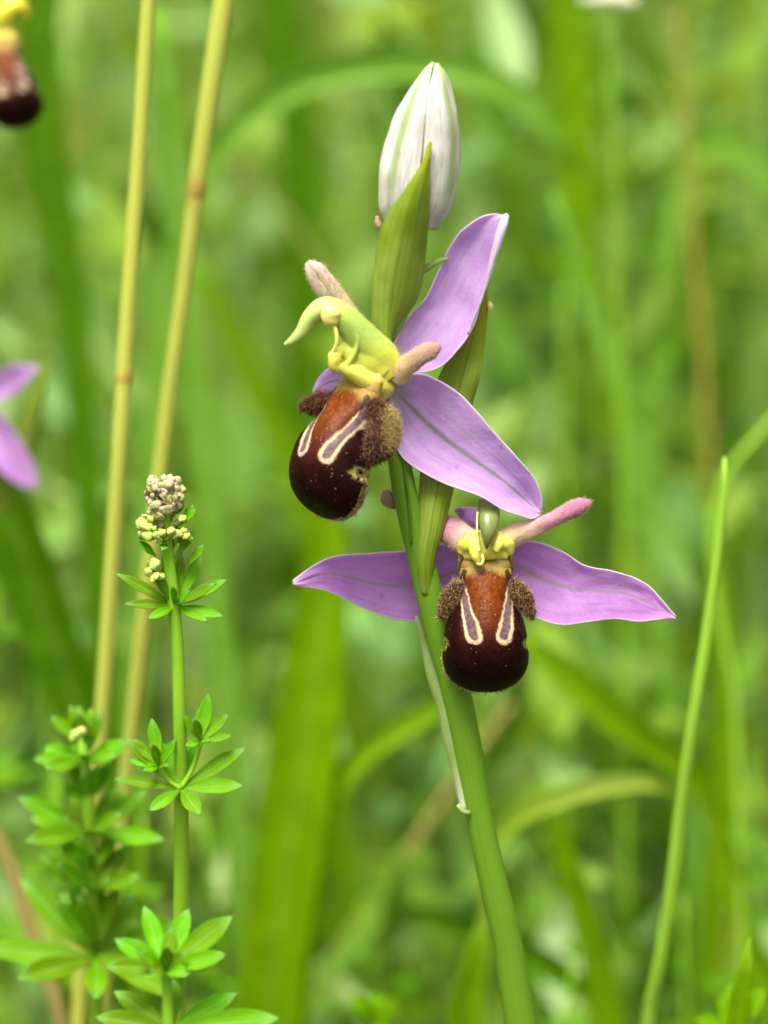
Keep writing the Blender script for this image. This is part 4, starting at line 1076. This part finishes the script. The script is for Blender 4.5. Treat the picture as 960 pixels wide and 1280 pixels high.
blade([(940, 1172), (936, 1200), (928, 1240), (920, 1300)], .012, [3, 24, 30, 32], M['blade_a'], 'narrow upright bright blade tip beside the pale toothed leaf', 12)
blade([(640, 640), (660, 700), (700, 800), (740, 900), (770, 1010)], .17, [10, 40, 44, 40, 36], M['blade_b'], 'dark blade crossing beyond the lower flower', 13)
blade([(60, -60), (48, 60), (60, 200), (84, 340), (100, 480)], .14, [60, 70, 70, 60, 50], M['blade_b'], 'dark upright blade beyond the far orchid', 14)
blade([(250, 330), (300, 440), (350, 540), (384, 640), (400, 760)], .16, [12, 40, 50, 54, 50], M['blade_a'], 'leaning bright blade beyond the upper dark lip', 15)
blade([(880, 620), (900, 760), (905, 900), (896, 1060), (880, 1290)], .11, [10, 40, 50, 50, 46], M['blade_a'], 'upright bright blade beyond the slim bright green stalk', 16)
blade([(330, -60), (350, 40), (372, 160), (380, 300), (378, 430)], .22, [60, 66, 66, 60, 56], M['blade_b'], 'broad dark blade far behind the arching pale blade', 17)
blade([(960, -60), (930, 60), (900, 160), (880, 280), (872, 420)], .26, [50, 60, 60, 56, 50], M['blade_y'], 'far yellow-green blade beyond the tan dead stalk', 18)
blade([(500, 1290 - 160), (560, 1150), (640, 1180), (720, 1230), (780, 1300)], .10, [8, 46, 54, 50, 44], M['blade_b'], 'dark blade bent low behind the foot of the orchid', 19)
blade([(680, 980), (710, 1080), (740, 1170), (766, 1300)], .08, [10, 44, 54, 56], M['blade_a'], 'bright leaning blade between orchid stem and slim stalk', 20)

# ------------------------------------------------------------------ toothed herb leaves at the bottom edge
def toothed_herb(px, py, Y, rad, label, n=9, seed=0):
    c = B(px, py, Y)
    root = empty('leafy_herb', (c[0], c[1], 0), None, label, 'herb', 'toothed herbs')
    tube('stem', [np.array([c[0], c[1], -0.003]), np.array([c[0] + .001, c[1], c[2] * .5]), c], [9, 8, 6], M['gstem'], root, n=30, m=10)
    r = random.Random(seed)
    for k in range(n):
        a = 2 * math.pi * k / n + r.uniform(-.3, .3); e = math.radians(r.uniform(10, 75))
        leaf_from(root, c, np.array([math.cos(a) * math.cos(e), math.sin(a) * math.cos(e), math.sin(e)]), rad * r.uniform(.7, 1.1), rad * .42, M['blade_lime'], .05, .3, 14, 7, seed + k)
M['blade_lime'] = mat_blade('lime_leaf', (0.20, 0.42, 0.025, 1), (0.28, 0.50, 0.05, 1), 0.45, 3, 0.45, False)
toothed_herb(470, 1282, .05, 60, 'low lime green herb tip beside the foot of the widest blade', 10, 3)
toothed_herb(918, 1290, .018, 74, 'pale lime herb with broad leaves below the narrow upright blade tip', 7, 5)
toothed_herb(706, 345 - 0, .16, 60, 'bright lime herb tip in the far grass above the slim stalk', 9, 7)

# ------------------------------------------------------------------ pale flower heads far behind
def pale_head(px, py, Y, R_, label, seed):
    c = B(px, py, Y); rr = random.Random(seed)
    root = empty('white_flower', (c[0], c[1], 0), None, label, 'flower', 'pale far flowers')
    tube('stem', [np.array([c[0] + .004, c[1] + .004, -.003]), np.array([c[0] + .003, c[1], c[2] * .6]), c], [8, 7, 6], M['gstem'], root, n=40, m=8)
    sp = []
    for k in range(26):
        a, q = rr.uniform(0, 6.28), math.sqrt(rr.random()) * R_ * S
        sp.append((c + np.array([q * math.cos(a), q * math.sin(a) * .8, S * rr.uniform(-4, 10)]), rr.uniform(.16, .26) * R_))
    bud_cluster(root, sp, CREAM, rr)
M['floret_cream'] = mat_grad('cream_floret', [(0.0, (0.55, 0.58, 0.3, 1)), (1.0, (0.80, 0.78, 0.62, 1))], 0.6, 0.3, 0.2, 1500, 0.5)
CREAM = [lump_mesh('floret', M['floret_cream'], k + 9) for k in range(3)]
pale_head(762, 0, .13, 46, 'cream flower head at the tip of its stem beyond the bud', 1)
pale_head(676, 528, .30, 60, 'faint pale flower head low in the far grass beyond the pink sepal', 2)

# ------------------------------------------------------------------ the second orchid, behind at the picture's edge
def far_orchid():
    Y = 0.062; H = -Y / S
    k = DIST / (DIST + Y)
    bx = B(-70, 1280, Y)
    root = empty('bee_orchid', (bx[0], Y, 0), None, 'blurred bee orchid half hidden beyond the picture edge, pink sepals and brown lip', 'orchid', 'bee orchids')
    sp = [B(-42, -60, Y), B(-44, 150, Y), B(-50, 380, Y), B(-58, 600, Y), B(-64, 900, Y), B(-70, 1290, Y)]
    sp = to_ground(sp)
    tube('stem', sp, [14, 16, 18, 20, 22, 24, 26, 28, 30], M['stem'], root, n=60, m=14)
    f1 = empty('flower', B(-40, 500, Y), root)
    patch('sepal', QL([(-45, 486, H), (-20, 472, H + 20), (15, 456, H + 30), (46, 458, H + 40)]), QL([(-45, 496, H), (-18, 488, H + 10), (16, 474, H + 24), (47, 460, H + 40)]), QL([(-45, 512, H), (-15, 506, H + 20), (20, 490, H + 30), (48, 463, H + 40)]), M['sepal_low'], f1, 24, 11, 4, 3, 2)
    patch('sepal', QL([(-45, 506, H), (-10, 508, H + 20), (18, 540, H + 30), (38, 575, H + 34), (48, 606, H + 36)]), QL([(-45, 516, H), (-14, 526, H + 8), (8, 556, H + 20), (28, 586, H + 30), (47, 608, H + 36)]), QL([(-45, 530, H), (-22, 560, H + 20), (-4, 585, H + 30), (22, 605, H + 34), (45, 610, H + 36)]), M['sepal_low'], f1, 24, 11, 4, 3, 3)
    build_lip(f1, B(-62, 520, Y - .002), ex0, ey0, ez0, 1.0, 1.0, hi=False, seed=3)
    patch('bract', QL([(10, 600, H - 30), (22, 540, H - 30), (40, 490, H - 26), (56, 452, H - 22)]), QL([(24, 604, H - 10), (36, 545, H - 14), (48, 495, H - 16), (57, 452, H - 20)]), QL([(38, 600, H - 30), (48, 545, H - 30), (56, 495, H - 26), (58, 452, H - 22)]), M['bract'], root, 24, 9, 4, 2, 3)
    patch('bract', QL([(-20, 640, H - 30), (-18, 610, H - 30), (-10, 580, H - 26), (10, 560, H - 22)]), QL([(-2, 644, H - 10), (0, 610, H - 14), (4, 585, H - 16), (11, 560, H - 20)]), QL([(16, 640, H - 30), (18, 610, H - 30), (16, 585, H - 26), (12, 560, H - 22)]), M['bract'], root, 24, 9, 4, 2, 3)
    f2 = empty('flower', B(0, 50, Y), root)
    r2 = math.radians(-14)
    eyb = math.cos(r2) * ey0 - math.sin(r2) * ex0; exb = math.cos(r2) * ex0 + math.sin(r2) * ey0
    O2 = B(2, 60, Y - .002)
    build_lip(f2, O2, exb, eyb, ez0, 0.78, 1.0, hi=False, seed=4)
    build_throat(f2, O2, exb, eyb, ez0, 0.85, hi=False)
    tube('column', QL([(-10, 50, H), (0, 30, H + 20), (10, 12, H + 30), (24, 6, H + 30), (36, 22, H + 26)]), [(14, 20), (16, 22), (14, 16), (10, 12), (2, 2)], M['stigma'], f2, n=24, m=12)
    patch('sepal', QL([(-20, 70, H - 20), (-30, 100, H - 20), (-20, 130, H - 20), (2, 160, H - 20)]), QL([(-10, 75, H - 10), (-6, 105, H - 10), (0, 130, H - 12), (4, 160, H - 20)]), QL([(0, 70, H - 20), (12, 100, H - 20), (14, 130, H - 20), (6, 160, H - 20)]), M['sepal_low'], f2, 20, 9, 4, 2, 6)
    return root
far_orchid()

# ------------------------------------------------------------------ bedstraws further back: one plant, copied
def far_bedstraw(seed, h):
    """a leafy plant h metres tall standing at the origin"""
    root = empty('bedstraw', (0, 0, 0))
    r = random.Random(seed)
    p = [np.array([0, 0, -.003]), np.array([.003, .002, h * .35]), np.array([-.002, 0, h * .7]), np.array([.002, 0, h])]
    tube('stem', p, [11, 10, 9, 6], M['gstem'], root, n=30, m=8)
    z = h; k = 0
    while z > 0.03:
        c = np.array([np.interp(z, [0, h * .35, h * .7, h], [0, .003, -.002, .002]), 0, z])
        f = min(1.0, .45 + (h - z) / 0.03 * .5)
        whorl(root, c, 8, 96 * f, 34 * f, (0, 40) if k else (30, 75), r.uniform(0, 2), seed * 50 + k, None, 6, 4)
        z -= r.uniform(.008, .013) * (1 if k < 2 else 1.6); k += 1
    return root
protos = [far_bedstraw(1, .17), far_bedstraw(2, .2), far_bedstraw(3, .14)]
spots = [  # pixel where its tip shows, metres behind, label
    (-12, 560, .10), (52, 700, .13), (70, 950, .06), (470, 180, .30), (620, 160, .34), (835, 330, .20), (880, 250, .24), (930, 500, .22), (800, 470, .26), (735, 560, .28),
    (780, 640, .20), (690, 700, .22), (880, 830, .14), (930, 960, .10), (660, 1060, .12), (780, 960, .15), (520, 1010, .13), (470, 1120, .11), (300, 820, .17), (270, 700, .22),
    (270, 1010, .09), (560, 560, .36), (440, 460, .40), (330, 330, .34), (120, 330, .26), (40, 300, .30), (700, 1190, .08), (860, 1120, .09), (960, 1080, .12), (560, 730, .26), (300, 560, .30), (170, 1010, .07)]
used = set()
for i, (px, py, Y) in enumerate(spots):
    q = B(px, py, Y)
    k = i % 3
    if k not in used:
        o = protos[k]; used.add(k)
    else:
        o = copy_tree(protos[k])
    hgt = (.17, .2, .14)[k]
    s_ = max(.45, min(1.6, q[2] / hgt))
    o.location = (q[0], q[1], 0); o.scale = (min(1.15, s_), min(1.15, s_), s_); o.rotation_euler = (0, 0, i * 2.4)
    tag(o, 'blurred whorled bedstraw standing in the grass some way behind the orchid', 'bedstraw', 'blurred bedstraws in the grass')

# ------------------------------------------------------------------ meadow grass and low ground cover
def grass_mass(name, n, xr, yr, hr, wr, seed, mat, label, dens=None, lean=.35):
    r = np.random.default_rng(seed)
    x = r.uniform(*xr, n * 3); y = r.uniform(*yr, n * 3)
    if dens is not None:
        keep = r.random(n * 3) < dens(x, y); x, y = x[keep][:n], y[keep][:n]
    else: x, y = x[:n], y[:n]
    n = len(x)
    h = r.uniform(*hr, n); w = r.uniform(*wr, n) / 2
    az = r.uniform(0, 2 * math.pi, n); ln = np.abs(r.normal(0, lean, n)); tw = r.uniform(0, math.pi, n)
    tone = r.random(n)
    segs = 7
    V = np.zeros((n, segs, 3, 3)); uv = np.zeros((n, segs, 3, 3))
    for k in range(segs):
        t = k / (segs - 1)
        bx = x + np.cos(az) * h * ln * t ** 2.2; by = y + np.sin(az) * h * ln * t ** 2.2
        bz = h * (t - 0.38 * np.minimum(ln, 1.0) * t ** 3) - 0.004
        ww = w * (1 - t ** 2.5) * (0.6 + 0.4 * min(1, t * 4)) + 1e-5
        a = tw + t * 0.8
        for j, sgn in enumerate((-1, 0, 1)):
            fold = 0.25 * ww * (abs(sgn))
            V[:, k, j, 0] = bx + sgn * ww * np.cos(a) - fold * np.sin(a); V[:, k, j, 1] = by + sgn * ww * np.sin(a) + fold * np.cos(a); V[:, k, j, 2] = bz
            uv[:, k, j, 0] = t; uv[:, k, j, 1] = j / 2; uv[:, k, j, 2] = tone
    F = []
    base = np.array(grid_faces(segs, 3))
    F = (np.arange(n)[:, None, None] * segs * 3 + base[None]).reshape(-1, 4)
    o = mesh_obj(name, V.reshape(-1, 3), F, mat, None, uv.reshape(-1, 3), origin=(0, 0, 0))
    return tag(o, label, 'grass', None, 'stuff')

def mat_mass():
    m = Mat('meadow_grass'); u, v, tone = m.pv()
    cr = m.node('ShaderNodeValToRGB'); m.set(cr.inputs[0], tone)
    el = cr.color_ramp.elements
    cols = [(0, (0.06, 0.15, 0.010, 1)), (.22, (0.12, 0.26, 0.018, 1)), (.42, (0.18, 0.35, 0.035, 1)), (.58, (0.29, 0.42, 0.035, 1)), (.72, (0.20, 0.40, 0.11, 1)), (.9, (0.34, 0.51, 0.17, 1)), (.96, (0.42, 0.42, 0.13, 1)), (1, (0.36, 0.26, 0.10, 1))]
    el[0].position, el[0].color = cols[0]; el[1].position, el[1].color = cols[-1]
    for p_, c_ in cols[1:-1]:
        e_ = el.new(p_); e_.color = c_
    return m.leafy(cr.outputs[0], 0.42, None, 0.42, 0.3)
M['mass'] = mat_mass()
def behind(x, y):
    # keep the narrow wedge just behind the orchid open, as a gap in the sward
    return np.clip((y - 0.05) / 0.25, 0.05, 1)
grass_mass('grass', 4200, (-1.3, 1.3), (.09, 1.6), (.12, .34), (.0012, .004), 1, M['mass'], 'tall blurred meadow grass filling the view behind the orchids', behind)
grass_mass('grass', 9000, (-3, 3), (1.6, 4.5), (.2, .5), (.004, .009), 2, M['mass'], 'far meadow grass beyond the tall blurred sward')
grass_mass('grass', 7000, (-1.0, 1.0), (-.12, 1.1), (.03, .095), (.002, .006), 3, M['mass'], 'short turf covering the soil round the plants', None, .7)

def leaf_litter_mass(name, n, xr, yr, zf, lr, seed, label):
    """broad little leaves of low herbs, standing at all angles"""
    r = np.random.default_rng(seed)
    x, y = r.uniform(*xr, n), r.uniform(*yr, n)
    z = zf(x, y) * r.random(n) ** .8 + .004
    ln = r.uniform(*lr, n); w = ln * r.uniform(.22, .42, n)
    a, e, ro = r.uniform(0, 6.283, n), r.uniform(-.3, 1.2, n), r.normal(0, .5, n)
    d = np.stack([np.cos(a) * np.cos(e), np.sin(a) * np.cos(e), np.sin(e)], 1)
    sd = np.stack([-np.sin(a), np.cos(a), 0 * a], 1); nr = np.cross(sd, d)
    sd, nr = sd * np.cos(ro)[:, None] + nr * np.sin(ro)[:, None], nr * np.cos(ro)[:, None] - sd * np.sin(ro)[:, None]
    prof = [.12, .75, 1.0, .7, .03]; segs = 5
    V = np.zeros((n, segs, 3, 3)); uv = np.zeros((n, segs, 3, 3)); tone = r.random(n) * .93
    o = np.stack([x, y, z], 1)
    for k in range(segs):
        t = k / 4
        c = o + d * (ln * t)[:, None] - nr * (ln * .25 * t * t)[:, None]
        for j, sg in enumerate((-1, 0, 1)):
            V[:, k, j] = c + sd * (sg * w * .5 * prof[k])[:, None] + nr * (abs(sg) * w * .12 * prof[k])[:, None]
            uv[:, k, j] = np.stack([np.full(n, t), np.full(n, j / 2), tone], 1)
    F = (np.arange(n)[:, None, None] * segs * 3 + np.array(grid_faces(segs, 3))[None]).reshape(-1, 4)
    ob = mesh_obj(name, V.reshape(-1, 3), F, M['mass'], None, uv.reshape(-1, 3), origin=(0, 0, 0))
    return tag(ob, label, 'undergrowth', None, 'stuff')
leaf_litter_mass('undergrowth', 9000, (-.45, .45), (.05, .75), lambda x, y: .05 + .13 * np.clip(y / .3, 0.15, 1), (.007, .016), 8, 'mottled low leafy undergrowth among the grass behind the orchids')
leaf_litter_mass('undergrowth', 1900, (.0, .17), (.08, .34), lambda x, y: .045 + .16 * np.clip((y - .05) / .2, 0.1, 1), (.009, .022), 18, 'mottled leafy undergrowth on the side of the slim bright stalk')
leaf_litter_mass('undergrowth', 1100, (-.14, .02), (.10, .34), lambda x, y: .045 + .13 * np.clip((y - .05) / .2, 0.1, 1), (.009, .020), 28, 'mottled leafy undergrowth on the side of the yellow stalks')
